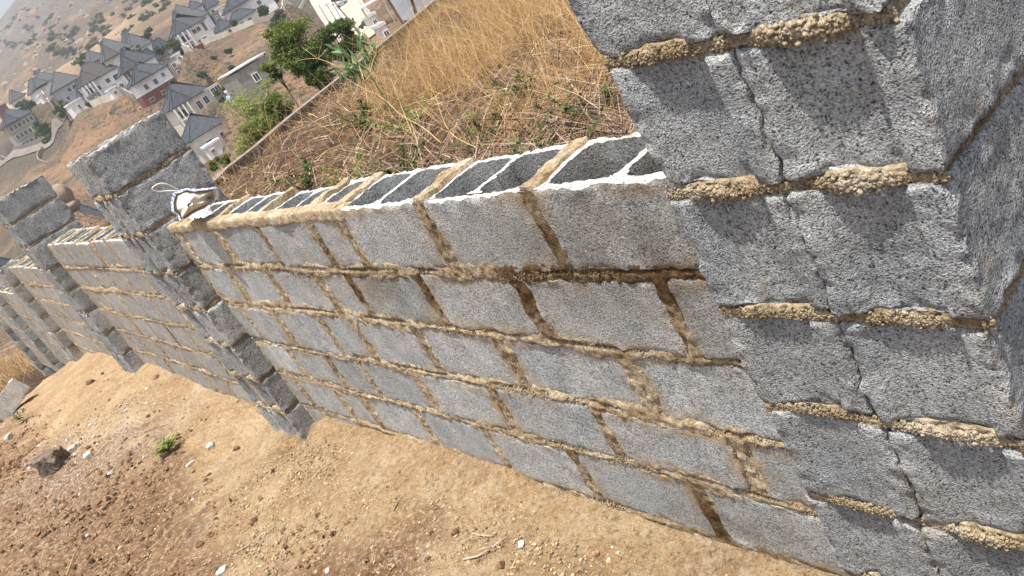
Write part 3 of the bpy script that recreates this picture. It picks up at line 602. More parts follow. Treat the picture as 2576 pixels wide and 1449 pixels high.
p = ghit(275, 1085); herb((3.0, 1.05, padh(3, 1.05)), .03, 5, .02, 'tiny green sprout on brown soil at the bottom', 'sprout', None, M_LEAF, 'sprout', 1.0)

# ------------------------------------------------------------------ loose hollow blocks at the left edge
def looseblock(c, yaw, tilt, roll, lab):
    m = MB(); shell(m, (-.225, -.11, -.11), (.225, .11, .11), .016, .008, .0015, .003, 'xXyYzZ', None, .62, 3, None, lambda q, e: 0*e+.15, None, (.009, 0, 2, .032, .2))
    rot = np.array((Matrix.Rotation(yaw, 3, 'Z')@Matrix.Rotation(tilt, 3, 'Y')@Matrix.Rotation(roll, 3, 'X')))
    m.v = [v@rot.T+np.array(c) for v in m.v]; setp(m.build('loose_block', M_BLK2, None, True), lab, 'concrete block', 'loose blocks at the end of the sand strip')
p = ghit(42, 1030); looseblock((p[0], p[1], p[2]+.13), R(100), R(18), R(10), 'loose hollow block lying tilted on the sand edge, right one of the pair')
p = ghit(4, 1045); looseblock((p[0]-.0, p[1]+.06, p[2]+.10), R(75), R(-14), R(-20), 'loose hollow block at the left edge leaning against the tilted one')

# ------------------------------------------------------------------ woven sack on the wall top
def sackmat():
    t = NT('woven_sack'); a, r_, g_, b_ = t.attr(); n = t.noise(30, 3)
    c = t.mix(r_, (.62, .56, .46), (.68, .68, .71)); c = t.mix(g_, c, (.10, .17, .42)); c = t.mix(b_, c, (.62, .22, .24)); t.col(c).rough(.55); t.bump(t.noise(380, 2), .0015); return t.m
M_SACK = sackmat()
sk_e = empty('sack', (3.1, -.08, .0), 'crumpled white woven sack with blue print and loose cord on the wall top', 'sack')
def cloth(m, cen, ax, ay, lx, ly, n, amp, seed, inner, thick=.004):
    A, B = np.meshgrid(np.linspace(-1, 1, n), np.linspace(-1, 1, n), indexing='ij'); A = A.ravel(); B = B.ravel(); q = np.column_stack([A, B, 0*A+seed])
    ax = np.array(ax); ay = np.array(ay); nz = np.cross(ax, ay); nz /= np.linalg.norm(nz)
    h = fbm(q, 1.6, 3, seed)*amp+np.abs(fbm(q, 2.7, 2, seed+4))*amp*.7-(A**2+B**2)*amp*.4; wob = 1+.15*fbm(q, 1.2, 2, seed+9)
    P = np.array(cen)+ax*(A*lx*wob)[:, None]+ay*(B*ly*wob)[:, None]+nz*h[:, None]
    # print lines: thin rows of blue and red lettering-like dashes on the outer cloth
    d = ((np.abs(A) > .55) & (np.abs(A) < .85) & (fbm(q*np.array([3, 14, 1]), 2, 1, 3) > .0)).astype(float)*(0 if inner else 1); e = ((np.abs(B) > .78) & (np.abs(B) < .88)).astype(float)*(0 if inner else .7)
    col = np.column_stack([np.full(len(A), 0. if inner else 1.), d*.85, e])
    m.add(P, gridf(n, n), col); m.add(P-nz*thick, gridf(n, n, flip=True), col)
def sackm():
    # bag body: mouth facing the viewer, folded outward rim, hollow inside
    nu, nv = 56, 26; U, V = np.meshgrid(np.linspace(0, 2*np.pi, nu), np.linspace(0, 1, nv), indexing='ij'); U = U.ravel(); V = V.ravel()
    c = np.array([3.11, -.055, .085]); toward = CAM-c; toward /= np.linalg.norm(toward); fr = np.cross(toward, [0, 0, 1]); fr /= np.linalg.norm(fr); up = np.cross(fr, toward)
    prof = np.interp(V, [0, .35, .62, .72, .85, 1], [.015, .085, .115, .118, .13, .125]); dep = np.interp(V, [0, .35, .62, .72, .85, 1], [-.075, -.06, .015, .03, .0, -.05])
    q = np.column_stack([np.cos(U)*2, np.sin(U)*2, V*2.2]); w = 1+.34*fbm(q, 1.3, 3, 5); dep = dep+fbm(q, 2.2, 3, 8)*.030+.012*np.sin(U*5+V*4)
    ang = U+.25*fbm(q, 1.1, 2, 12)
    P = c+fr*(np.cos(ang)*prof*w*1.0)[:, None]+up*(np.sin(ang)*prof*w*.80)[:, None]+toward*dep[:, None]
    P[:, 2] = np.maximum(P[:, 2], .012)
    outer = (V > .66).astype(float); pr = ((np.sin(U*9+V*40) > .2) & (V > .8) & (V < .93)).astype(float)
    left = (np.cos(U) < -.1)
    return P, gridf(nu, nv), np.column_stack([outer, pr*left*.75, pr*(~left)*.35])
def bagm(m):
    out = np.array([(437, 487), (452, 480), (470, 474), (495, 477), (520, 474), (546, 472), (549, 488), (547, 502), (531, 512), (514, 524), (493, 533), (470, 547), (453, 558), (446, 542), (433, 533), (431, 510)], float)
    k = np.arange(len(out)+1); o2 = np.vstack([out, out[:1]]); tt = np.linspace(0, len(out), 97)[:-1]; O = np.column_stack([np.interp(tt, k, o2[:, i]) for i in (0, 1)]); n = len(O); c0 = np.array([482, 512.])
    rings = [(.25, 4.20, 1), (.75, 4.16, 1), (.98, 4.09, 1), (1.03, 4.035, 1), (1.0, 4.0, 1), (.95, 3.985, 1), (.90, 3.985, 1), (.865, 4.0, .6), (.84, 4.015, 0), (.78, 3.995, 0), (.65, 3.97, 0), (.5, 3.955, 0), (.3, 3.95, 0), (.12, 3.948, 0)]
    V = []; C = []
    for i, (sc, r, o) in enumerate(rings):
        for j in range(n):
            p_ = c0+np.array([-6, 4])*(1-sc)+(O[j]-c0)*sc
            q = np.array([[O[j, 0]*.045, O[j, 1]*.045, i*.8]]) if i < 9 else np.array([[p_[0]*.045, p_[1]*.045, 7.2]]); w = fbm(q, 1.0, 3, 8)[0]; w2 = fbm(q, 2.4, 2, 18)[0]
            ctr = c0+np.array([-6, 4])*(1-sc); p = ctr+(O[j]-c0)*sc*(1+.05*w2); dk = math.exp(-((p[0]-524)/13)**2-((p[1]-500)/8)**2)*.07 if i > 5 else 0; P = at(p[0], p[1], r+dk+(.030*w+.010*w2)*(1 if i < 8 else .6)-.012*math.exp(-(((p[0]-478)+(p[1]-512)*.5)/7)**2)); P[2] = max(P[2], .014); V.append(P)
            dash = 1. if (i in (3, 4, 5) and (j*7 % 11 > 4) and (O[j, 0] < 450 or O[j, 1] < 482)) else 0
            red = 1. if (i in (2, 6) and O[j, 0] > 500) else 0
            C.append((o, dash*.8, red*.7))
    m.add(np.array(V), np.array([[a*n+j, a*n+(j+1) % n, (a+1)*n+(j+1) % n, (a+1)*n+j] for a in range(len(rings)-1) for j in range(n)]), np.array(C))
m = MB(); bagm(m); m.build('bag', M_SACK, sk_e, True)
m = MB(); cloth(m, (3.16, -.11, .035), (.8, -.4, .3), (.3, .8, .2), .08, .06, 26, .04, 9, False); m.build('folded_flap', M_SACK, sk_e, True)
def catm(P, n=8):
    P = [P[0]]+list(P)+[P[-1]]; P = np.array(P, float); o = []
    for i in range(1, len(P)-2):
        for t in np.linspace(0, 1, n, endpoint=False):
            a, b, c, d = P[i-1:i+3]; o.append(.5*((2*b)+(c-a)*t+(2*a-5*b+4*c-d)*t*t+(3*b-a-3*c+d)*t**3))
    return np.array(o+[P[-2]])
M_CORD = simple('cord', (.62, .60, .55), (.8, .78, .74), 80, .8)
cp_ = [at(u, v, r) for u, v, r in [(455, 482, 4.02), (440, 472, 4.0), (415, 462, 3.98), (395, 464, 3.97), (383, 475, 3.97), (398, 482, 3.98), (425, 480, 4.0), (450, 482, 4.01), (462, 490, 4.03)]]
m = MB(); m.tube(catm(cp_), .0028, 6); m.build('cord', M_CORD, sk_e, True)

# ------------------------------------------------------------------ slope behind the wall: weeds and grass
def pol(az, r): return CAM[0]+r*np.cos(np.radians(az)), CAM[1]+r*np.sin(np.radians(az))
def bwall_r(az): return np.interp(az, [-45, -33.9, -26.5, -18.6, -10], [33, 25, 20.8, 17, 14.5])
def field(n, az0, az1, r0, r1, test, p=1.0):
    az = rng.uniform(az0, az1, n); r = np.exp(np.log(r0)+(np.log(r1)-np.log(r0))*rng.random(n)**p); x, y = pol(az, r)
    q = np.column_stack([x, y, 0*x]); k = (rng.random(n) < test(az, r, q)) & ((y < -.36) | (x > 18.4)) & ((r < bwall_r(az)-.35) | (az > -6)); x = x[k]; y = y[k]
    return np.column_stack([x, y, terr(x, y)])
near = lambda az, r, q: np.clip(1.25-(r-5.5)/9, .2, 1)*np.clip(.55+1.1*fbm(q, .8, 3, 201), .05, 1)
gold = lambda az, r, q: np.clip((r-6.6)/3.5, .04, 1)*np.clip(.35+1.5*fbm(q, .55, 3, 203)+(-az-36)/12, .04, 1)
blades(0, field(42000, -62, -15, 1.9, 18, near)+[0, 0, .05], .42, .0042, .95, 1.62, M_STALK, 'dead_stalks', .50, .30, .25, 'tangle of brown dead stalks lying behind the wall', 'weeds')
blades(0, field(26000, -62, -28, 2.2, 9.5, near)+[0, 0, .06], .60, .0055, .8, 1.6, M_STALK, 'thick_stalks', .40, .28, .30, 'mass of reddish brown fallen stalks beside the near pier', 'weeds')
blades(0, field(9000, -62, -15, 1.9, 17, near)+[0, 0, .10], .55, .0032, .8, 1.5, M_STRAW, 'pale_stalks', .85, .15, .35, 'pale bent stalks over the dead weeds behind the wall', 'weeds')
blades(0, field(130000, -64, -15, 2.2, 30, gold, .8), .36, .0030, .0, 1.05, M_STRAW, 'dry_grass', .52, .24, .45, 'golden dry grass covering the slope behind the wall', 'grass')
blades(0, field(26000, -64, -15, 5, 30, gold, .7), .85, .0040, .05, .8, M_STRAW, 'tall_dry_grass', .62, .20, .35, 'tall arching dry grass stems on the slope', 'grass')
blades(0, field(36000, -60, -15, 1.9, 20, lambda az, r, q: .6+0*r)+[0, 0, .03], .06, .010, .7, 1.6, M_STRAW, 'leaf_litter', .30, .25, .6, 'curled brown dead leaves under the weeds', 'leaves', segs=3)
blades(0, field(16000, -7, 14, 12, 32, lambda az, r, q: np.clip(.6+fbm(q, .6, 2, 207), 0, 1))+[0, 0, 0], .55, .0060, .0, .9, M_STRAW, 'straw_patch', .62, .2, .45, 'golden dry grass beyond the loose blocks at the left edge', 'grass', wallside=False)
# long single stems that stand out
longst = [([(1005, 290), (1090, 355), (1180, 390)], .9), ([(900, 285), (960, 320), (1060, 350)], .95)]
m = MB()
for (pts, c) in []: pass
def stem3(m, pts, r, c):
    P = catm([at(u, v, d) for u, v, d in pts], 5); m.tube(P, np.linspace(r, r*.35, len(P)), 5, 0, np.array([c, 0, 0]))
for i, (pts, lab) in enumerate([
    ([(1110, 360, 5.6), (1060, 318, 5.8), (1010, 290, 6.2), (960, 245, 6.9), (900, 215, 7.4), (862, 190, 8)], 'longest pale stem leaning across the weeds towards the leafy tree'),
    ([(1040, 345, 5.8), (1005, 255, 6.0), (990, 215, 6.2)], 'pale forked stem crossing the middle of the dry weeds'),
    ([(925, 260, 6.8), (917, 205, 7.0), (903, 165, 7.3)], 'upright pale stem in front of the low boundary wall'),
    ([(930, 182, 7.4), (945, 138, 7.6), (975, 112, 7.8), (1005, 108, 7.9)], 'arching golden stem at the edge of the golden grass'),
    ([(1200, 372, 4.6), (1130, 330, 5.0), (1095, 240, 5.4)], 'pale stem standing among dark stalks just behind the wall'),
    ([(845, 165, 8.5), (800, 148, 9), (760, 150, 9.4), (732, 160, 9.6)], 'thin twig arching in front of the leafy tree')]):
    m = MB(); stem3(m, pts, .0042 if i == 0 else .0032, .8)
    b = at(*pts[1]); 
    for k in range(3): d = rng.normal(size=3)*.12; d[2] = abs(d[2]); m.tube([b, b+d*.6, b+d*1.3], [.003, .002, .001], 4, 0, np.array([.8, 0, 0]))
    setp(m.build('grass_stem', M_STRAW, None, True), lab, 'plant stem', 'long pale stems over the weeds')
weeds = [(1230, 45, 9, 'green weed in the golden grass near the dark roofs'), (1215, 215, 6.5, 'green weed among stalks in the middle of the slope'), 
    (1010, 275, 7, 'tall dark green weed in the centre of the dry slope'), (890, 355, 7, 'green weed at the wall top behind the third hollow block'), (800, 300, 9, 'yellow green weed below the boundary wall'), (700, 350, 10.5, 'broad weed in the corner of the boundary wall'), (890, 440, 5.2, 'leafy green clump right behind the wall top'),
    (920, 285, 8, 'dark weed left of the tallest central weed'), (1130, 190, 8, 'thin green weed in the golden grass'), (950, 175, 10, 'pale green weed near the boundary wall'), (1390, 60, 7, 'green weed at the top beside the near pier'), (670, 430, 7, 'low green weed beside the sack end of the slope'), (1330, 190, 6, 'faint green weed above the brown stalks'), (860, 130+85, 12, 'weed against the boundary wall base')]
for u, v, r, lab in weeds:
    p = at(u, v+6, r); x, y = float(p[0]), float(p[1]); z0 = terr1(x, y); hh = max(.18, min(.65, float(p[2])-z0+.12))
    herb((x, y, z0), hh*.8, 9, .050+.004*r, lab+' behind the block wall', 'weed', 'green weeds on the dry slope', M_LEAF if 'yellow' in lab or 'pale' in lab else M_LEAFD, 'weed', .8, 16)
# large leaf plant by the boundary wall
e = empty('leafy_shrub', tuple(at(880, 175, 11.5)), 'pale green shrub with paired drooping leaves in front of the boundary wall', 'shrub'); st = MB(); lf = MB()
for (u, v), (u2, v2) in [((925, 175), (842, 128)), ((925, 175), (905, 92)), ((925, 180), (850, 185)), ((930, 178), (945, 120)), ((925, 185), (880, 200))]:
    a, b = at(u, v, 11), at(u2, v2, 11.3); P = catm([a, (a+b)/2+[0, 0, .06], b], 6); st.tube(P, .006, 4, 0, np.array([.6, 0, 0]))
    for k in range(3, len(P)):
        for s in (-1, 1): leafquad(lf, P[k], (b-a)/np.linalg.norm(b-a)*.2+np.array([.05*s, -.04*s, -.9 if s > 0 else .3])+rng.normal(size=3)*.15, RT+FW*.3, .17*rng.uniform(.7, 1.1), .075, float(np.clip(rng.normal(.6, .25), 0, 1)))
z0 = terr1(*at(925, 180, 11)[:2]); st.tube([at(925, 178, 11), np.array([*at(925, 178, 11)[:2], z0])], [.008, .012], 5, 0, np.array([.4, 0, 0])); st.build('stem', M_LEAFB, e); lf.build('foliage', M_LEAFB, e)

# ------------------------------------------------------------------ boundary wall below the slope
M_BW = simple('old_render', (.12, .09, .065), (.20, .155, .115), 6, .95, .01)
M_BWC = simple('coping', (.15, .12, .095), (.25, .205, .165), 8, .95, .008)
bw = empty('boundary_wall', (17, -7, -2.6), 'low brown boundary wall with a thin coping running below the dry slope', 'wall')
bp = [at(u, v, r) for u, v, r in [(520, 470, 16.2), (560, 430, 17), (640, 368, 18.0), (730, 291, 19.3), (832, 211, 21), (930, 133, 23), (1029, 53, 25.2), (1110, -15, 28), (1200, -80, 32)]]
m = MB(); mc = MB()
for a, b in zip(bp[:-1], bp[1:]):
    d = b-a; L = np.linalg.norm(d[:2]); t = np.array([d[0]/L, d[1]/L, d[2]/L]); n2 = np.array([-t[1], t[0], 0]); zt = np.array([0, 0, 1.])
    m.box((a+b)/2-[0, 0, 1.53], (L/2, .10, 1.5), np.array([t, n2, zt])); mc.box((a+b)/2-[0, 0, .025], (L/2+.01, .12, .03), np.array([t, n2, zt]))
m.build('masonry', M_BW, bw); mc.build('coping', M_BWC, bw)

# ------------------------------------------------------------------ trees
def blob_leaves(m, cen, rad, n, leaf, cm=.5, cs=.22, flat=.5):
    cen = np.array(cen); d = rng.normal(size=(n, 3)); d /= np.linalg.norm(d, axis=1)[:, None]; rr = rng.random(n)**.4; p = cen+d*rr[:, None]*np.array(rad)
    a = rng.normal(size=(n, 3)); a /= np.linalg.norm(a, axis=1)[:, None]; b = np.cross(a, rng.normal(size=(n, 3))); b /= np.linalg.norm(b, axis=1)[:, None]; l = (leaf*rng.uniform(.5, 1.4, n))[:, None]
    v = np.stack([p-a*l, p+b*l*flat, p+a*l, p-b*l*flat], 1); c = np.repeat(np.clip(rng.normal(cm, cs, n), 0, 1), 4)
    m.add(v.reshape(-1, 3), np.arange(n*4).reshape(-1, 4), np.column_stack([c, 0*c, 0*c]))
def tree(name, u, v, r, H, Wd, lab, cat='tree', group=None, mat=M_LEAF, clumps=14, per=260, leaf=.06, base=None, cm=.5, trunk=True, low=.25, sc=1.0):
    """u, v: centre of the crown in the picture; r distance; H, Wd crown height and width in metres"""
    c = at(u, v, r); x, y = float(c[0]), float(c[1]); z0 = terr1(x, y)-.1; e = empty(name, (x, y, z0), lab, cat, group); cr = MB(); tk = MB(); zc = float(c[2])
    z0 = max(z0, zc-H*3.5) if base is None else base
    for i in range(clumps):
        a = rng.uniform(0, 6.28); q = rng.random()**.5; hz = rng.uniform(-1, 1); off = np.array([math.cos(a)*q*Wd*.38*(1-.25*abs(hz)), math.sin(a)*q*Wd*.38*(1-.25*abs(hz)), hz*H*.36]); cc = c+off; s = rng.uniform(.09, .20)*sc
        blob_leaves(cr, cc, (Wd*s, Wd*s, H*s*.75), per, leaf, cm+rng.normal(0, .12))
        if trunk: tk.tube(catm([np.array([x, y, max(z0, zc-H*.9)]), np.array([x, y, zc-H*.45])+off*.25, cc], 4), np.linspace(.035, .008, 9)*Wd*.4, 5)
    if trunk: tk.tube([[x, y, z0-.3], [x+.02*H, y, (z0+zc)/2], [x, y, zc-H*.3]], [.045*Wd*.6, .035*Wd*.6, .02*Wd*.6], 7); tk.build('trunk', M_BARK, e, True)
    cr.build('crown', mat, e); return e
tree('leafy_tree', 742, 118, 31, 2.3, 2.1, 'dense bright green tree in front of the flat roofed grey building', mat=M_LEAF, clumps=70, per=190, leaf=.045, cm=.48)
tree('leafy_tree', 800, 172, 30, 1.7, 1.5, 'darker leafy tree rising from behind the boundary wall right of the dense one', mat=M_LEAFD, clumps=30, per=260, leaf=.045, cm=.7)
tree('leafy_tree', 850, 105, 33, 1.5, 2.1, 'dusty green tree beside the road below the car', mat=M_LEAFD, clumps=34, per=220, leaf=.045, cm=.9)
tree('leafy_tree', 690, 172, 32, 1.1, 1.0, 'small pale green tree against the grey flat roofed building', mat=M_LEAF, clumps=9, per=260, leaf=.05, cm=.7)
tree('feathery_shrub', 648, 285, 27, 1.9, 2.5, 'feathery pale green shrub right of the white houses', 'shrub', mat=M_LEAF, clumps=40, per=170, leaf=.035, cm=.8)
tree('feathery_shrub', 705, 275, 25, 1.1, 1.0, 'dark green shrub leaning over the middle of the boundary wall', 'shrub', mat=M_LEAF, clumps=20, per=200, leaf=.04, cm=.35)
tree('feathery_shrub', 632, 345, 23, 1.1, 1.6, 'green shrub just behind the lower boundary wall', 'shrub', mat=M_LEAF, clumps=26, per=180, leaf=.036, cm=.6)
tree('round_bush', 558, 412, 21, .55, .62, 'round green bush between the second pier and the boundary wall', 'bush', mat=M_LEAF, clumps=9, per=260, leaf=.032, cm=.45)
tree('round_bush', 283, 558, 30, .35, .5, 'tiny green bush seen over the second wall panel', 'bush', mat=M_LEAF, clumps=5, per=150, leaf=.04, cm=.7, trunk=False)
FT = [(152, 275, 295, 5, 6, 'dark tree beside the tall plain white block'), (104, 322, 320, 6, 8, 'green tree below the tan four storey block'), (125, 345, 315, 4, 6, 'lower green tree at the roadside below the tan block'), (570, 240, 190, 4, 4.5, 'dark tree behind the nearest villas'), (440, 118, 268, 4, 5, 'bright tree in the yard of the twin storey villa'),
    (372, 86, 330, 4, 6, 'green tree at the foot of the hill'), (690, 15, 300, 5, 7, 'dark tree beside the road bend'), (655, 30, 280, 4, 6, 'green hedge tree behind the long white fence'), (536, 150, 240, 1.6, 2.2, 'small lone shrub on the bare plot'), (508, 190, 235, 2, 3, 'olive shrub on the bare slope'),
    (405, 125, 275, 3, 4, 'young tree between villas'), (88, 265, 360, 5, 8, 'dusty tree behind the tan block'), (590, 62, 275, 2.5, 3, 'small yard tree by the small villa'), (215, 150, 380, 5, 8, 'tree behind the long roofed villa'), (860, 60, 200, 3, 4, 'roadside bush by the utility poles'), (700, 45, 255, 4, 5, 'bush inside the road fence'), (585, 215, 215, 2.5, 3, 'scrubby bush beside the roofless blocks')]
FT += [(60, 268, 380, 5, 7, 'dusty tree up the lane behind the tan block'), (228, 262, 284, 2.5, 3, 'small yard tree below the wide villa'), (345, 128, 300, 3.5, 4, 'tree between the back roofs'), (395, 138, 276, 2.5, 3, 'small dark tree in the lane'), (462, 128, 268, 2.5, 4, 'hedge bush along the cream fence'),
    (610, 105, 262, 2, 3, 'lone bush high on the bare plot'), (575, 128, 240, 1.4, 2, 'tiny bush near the middle of the bare plot'), (640, 85, 255, 2, 3, 'bush where the bare plot meets the long fence'), (165, 240, 320, 3.5, 5, 'dark tree behind the plain white block'), (118, 258, 345, 4, 6, 'tree cluster in front of the small white block'), (700, 62, 235, 3, 5, 'bush between the long fence and the tree tops'), (585, 175, 225, 1.8, 2.4, 'scrub bush above the roofless shell')]
for u, v, r, h, w, lab in FT: tree('tree', u, v, r, h, w, lab+' down in the town', 'tree', 'trees in the town below', M_LEAFD, 9, 110, r*.0016, cm=.62, sc=1.15)
# shrubs scattered over the far hill: one of three kinds copied about
kinds = []
for k in range(3):
    m = MB(); 
    for i in range(5): blob_leaves(m, rng.normal(size=3)*np.array([1.6, 1.6, .8])+[0, 0, 1.8], (1.6, 1.6, 1.3), 55, .62, .45+.1*k)
    kinds.append(m.mesh('hill_shrub'))
hn = 0
for i in range(1800):
    u, v = rng.uniform(-60, 640), rng.uniform(-80, 300)
    if v > 285-u*.62 or v < 40-u*.5: continue
    q = np.array([[u, v, 0.]]); 
    if fbm(q, .012, 3, 301)[0]+rng.normal(0, .10) < .14: continue
    p = hit(u, v, 380, 1420)
    if np.linalg.norm(p[:2]) > 1400: continue
    o = bpy.data.objects.new('hill_shrub', kinds[hn % 3]); 
    if not kinds[hn % 3].materials: kinds[hn % 3].materials.append(M_LEAFD)
    S.collection.objects.link(o); s = rng.uniform(.28, .8)*(1+np.linalg.norm(p)/1500); o.scale = (s, s, s*.8); o.location = (p[0], p[1], terr1(p[0], p[1])-.6); o.rotation_euler = (0, 0, rng.uniform(0, 6))
    setp(o, 'small dark shrub on the bare brown hillside above the town', 'shrub', 'shrubs on the far hill'); hn += 1
    if hn >= 150: break

m = MB(); pts = []
for i in range(420):
    u, v = rng.uniform(-20, 420), rng.uniform(-20, 260)
    if v > 262-u*.62 or v < 70-u*1.1: continue
    p = hit(u, v, 430, 1350); pts.append([p[0], p[1], p[2]-.5])
v3 = ICO_V[None]*(1+.4*rng.uniform(-1, 1, (len(pts), len(ICO_V), 1)))*(rng.random(len(pts))**3*2.6+.5)[:, None, None]*np.array([1.3, 1.3, .8])+np.array(pts)[:, None]
m.add(v3.reshape(-1, 3), (ICO_F[None]+np.arange(len(pts))[:, None, None]*len(ICO_V)).reshape(-1, 3)); setp(m.build('outcrop', simple('pale_outcrop', (.14, .11, .085), (.30, .25, .20), .3, .95)), 'pale rock outcrops breaking through the far hillside', 'rock', None, 'stuff')
# ------------------------------------------------------------------ town
M_WHITE = simple('white_render', (.74, .74, .73), (.85, .85, .84), .9, .85)
M_CREAM = simple('cream_render', (.62, .59, .52), (.74, .71, .64), .9, .85)
M_TAN = simple('tan_render', (.33, .28, .21), (.42, .36, .28), .8, .9)
M_GREYR = simple('grey_render', (.22, .21, .19), (.32, .30, .27), 1.2, .95)
M_RED = simple('red_brown_render', (.16, .05, .04), (.22, .075, .06), 1, .9)
M_ROOF = simple('slate_roof', (.028, .034, .042), (.055, .063, .075), 1.5, .8)
M_ROOFG = simple('grey_roof', (.055, .06, .064), (.085, .09, .095), 1.2, .85)
M_GLASS = simple('window_glass', (.012, .014, .02), (.03, .035, .045), .5, .15, spec=.6)
M_TIN = simple('tin_roof', (.55, .56, .58), (.75, .76, .78), 3, .5)
M_BLUE = simple('blue_plastic', (.05, .15, .5), (.08, .2, .6), 3, .5)
M_ROAD = simple('pale_concrete_road', (.36, .32, .27), (.46, .42, .36), .25, .95)
M_FENCE = simple('fence_render', (.50, .47, .38), (.66, .62, .52), .5, .9)
M_DARK = simple('dark_recess', (.02, .018, .016), (.04, .035, .03), 1, .9)
def quadroof(m, A, t, n2, w, d, z, ov, rh, hipf=.5, th=.18):
    rh = rh*1.15
    """hip roof; A front-right corner on plan, t direction to the left, n2 direction to the back"""
    A = np.array([A[0], A[1], z]); o = A-t*ov-n2*ov; W_, D_ = w+2*ov, d+2*ov; up = np.array([0, 0, 1.])
    c = [o, o+t*W_, o+t*W_+n2*D_, o+n2*D_]
    if W_ >= D_: r0, r1 = o+t*D_*hipf+n2*D_/2+up*rh, o+t*(W_-D_*hipf)+n2*D_/2+up*rh
    else: r0, r1 = o+t*W_/2+n2*W_*hipf+up*rh, o+t*W_/2+n2*(D_-W_*hipf)+up*rh
    b = [p-up*th for p in c]; V = c+b+[r0, r1]
    if W_ >= D_: F_ = [np.array([[0, 8, 9, 1], [2, 9, 8, 3]]), np.array([[1, 9, 2], [3, 8, 0]])]
    else: F_ = [np.array([[1, 8, 9, 2], [3, 9, 8, 0]]), np.array([[0, 8, 1], [2, 9, 3]])]
    F_.append(np.array([[0, 1, 5, 4], [1, 2, 6, 5], [2, 3, 7, 6], [3, 0, 4, 7], [4, 5, 6, 7]])); m.add(V, F_)
    for a, b2 in ([(0, 8), (1, 9), (2, 9), (3, 8), (8, 9)] if W_ >= D_ else [(0, 8), (1, 8), (2, 9), (3, 9), (8, 9)]): m.tube([V[a]+up*.03, V[b2]+up*.03], .14, 5)
def house(name, lab, TR, r, TLu, h, d, yaw=12, roof='hip', rh=2.6, wall_m=None, roof_m=None, wins=(), side=(), ov=.6, hipf=.55, band=None, cat='house', extra=None, storeyline=True, group='houses in the town below', dz=1.5, wsz=(1.1, 1.2)):
    wall_m = wall_m or M_WHITE; roof_m = roof_m or M_ROOF; A = at(*TR, r); az = math.atan2(A[1]-CAM[1], A[0]-CAM[0]); th = az+math.pi/2+R(yaw); t = np.array([math.cos(th), math.sin(th), 0]); n2 = np.array([t[1], -t[0], 0])
    if np.dot(n2[:2], [math.cos(az), math.sin(az)]) < 0: n2 = -n2
    B = ray(*TLu); # width from the left corner's bearing
    # solve (A + w t - CAM) parallel to B horizontally
    a = (A-CAM)[:2]; w = -(a[0]*B[1]-a[1]*B[0])/(t[0]*B[1]-t[1]*B[0]); z = float(A[2]); up = np.array([0, 0, 1.])
    e = empty(name, (float(A[0]), float(A[1]), z-h), lab, cat, group); ax = np.array([t, n2, up]); cq = A+t*w/2+n2*d/2
    if r > 100: PADS.append((cq[0], cq[1], math.hypot(w, d)/2+.5, z-h-.1))
    wm = MB(); c = A+t*w/2+n2*d/2; wm.box((c[0], c[1], z-(h+dz)/2), (w/2, d/2, (h+dz)/2), ax); wm.build('wall', wall_m, e)
    if storeyline and h > 5:
        s = MB(); s.box((c[0], c[1], z-h/2), (w/2+.08, d/2+.08, .10), ax); s.build('cornice', wall_m, e)
    if band:
        b = MB(); b.box((c[0], c[1], z-h+band[0]/2), (w/2+.05, d/2+.05, band[0]/2), ax); b.build('lower_storey', band[1], e)
    if roof == 'hip':
        m = MB(); quadroof(m, A, t, n2, w, d, z+.12, ov, rh, hipf); m.build('roof', roof_m, e)
        if w > 9:
            m = MB(); sft = .08 if int(TR[0]) % 2 else .5; quadroof(m, A+t*w*sft-n2*1.0, t, n2, w*.42, d*.62, z+.16, ov*.7, rh*.74, .5); m.build('front_roof', roof_m, e)
        m = MB(); m.box((c[0], c[1], z+.0), (w/2+ov*.6, d/2+ov*.6, .09), ax); m.build('eaves', M_CREAM, e)
    elif roof == 'flat':
        m = MB(); m.box((c[0], c[1], z+.08), (w/2+.15, d/2+.15, .1), ax); m.build('roof', roof_m, e)
        m = MB()
        for q, hh in ((A+t*w/2-n2*.1, (w/2+.2, .1, .25)), (A+t*w/2+n2*(d+.1), (w/2+.2, .1, .25)), (A-t*.1+n2*d/2, (.1, d/2, .25)), (A+t*(w+.1)+n2*d/2, (.1, d/2, .25))): m.box((q[0], q[1], z+.25), hh, ax)
        m.build('parapet', wall_m, e)
    def win(face, s, zz, ww, wh, dark=None):
        if face == 'f': q = A+t*w*s; nn = -n2; tt = t
        else: q = A+n2*d*s; nn = -t; tt = n2
        a3 = np.array([tt, -nn, up]); f = MB(); q = np.array([q[0], q[1], z-zz])
        for sx, sz, hx, hz in ((0, wh/2+.06, ww/2+.12, .06), (0, -wh/2-.06, ww/2+.12, .06), (ww/2+.06, 0, .06, wh/2), (-ww/2-.06, 0, .06, wh/2), (0, 0, .03, wh/2)): p = q+tt*sx+up*sz; f.box(p+nn*.10, (hx, .12, hz), a3)
        fo = f.build('window', M_CREAM if wall_m is M_WHITE else M_WHITE, e); g = MB(); g.box(q+nn*.06, (ww/2, .08, wh/2), a3); g.build('pane', M_GLASS, fo)
    for s in wins: win('f', *s) if len(s) == 4 else win('f', s[0], s[1], *wsz)
    for s in side: win('s', *s) if len(s) == 4 else win('s', s[0], s[1], *wsz)
    if extra: extra(e, A, t, n2, up, w, d, z, h, ax)
    return e
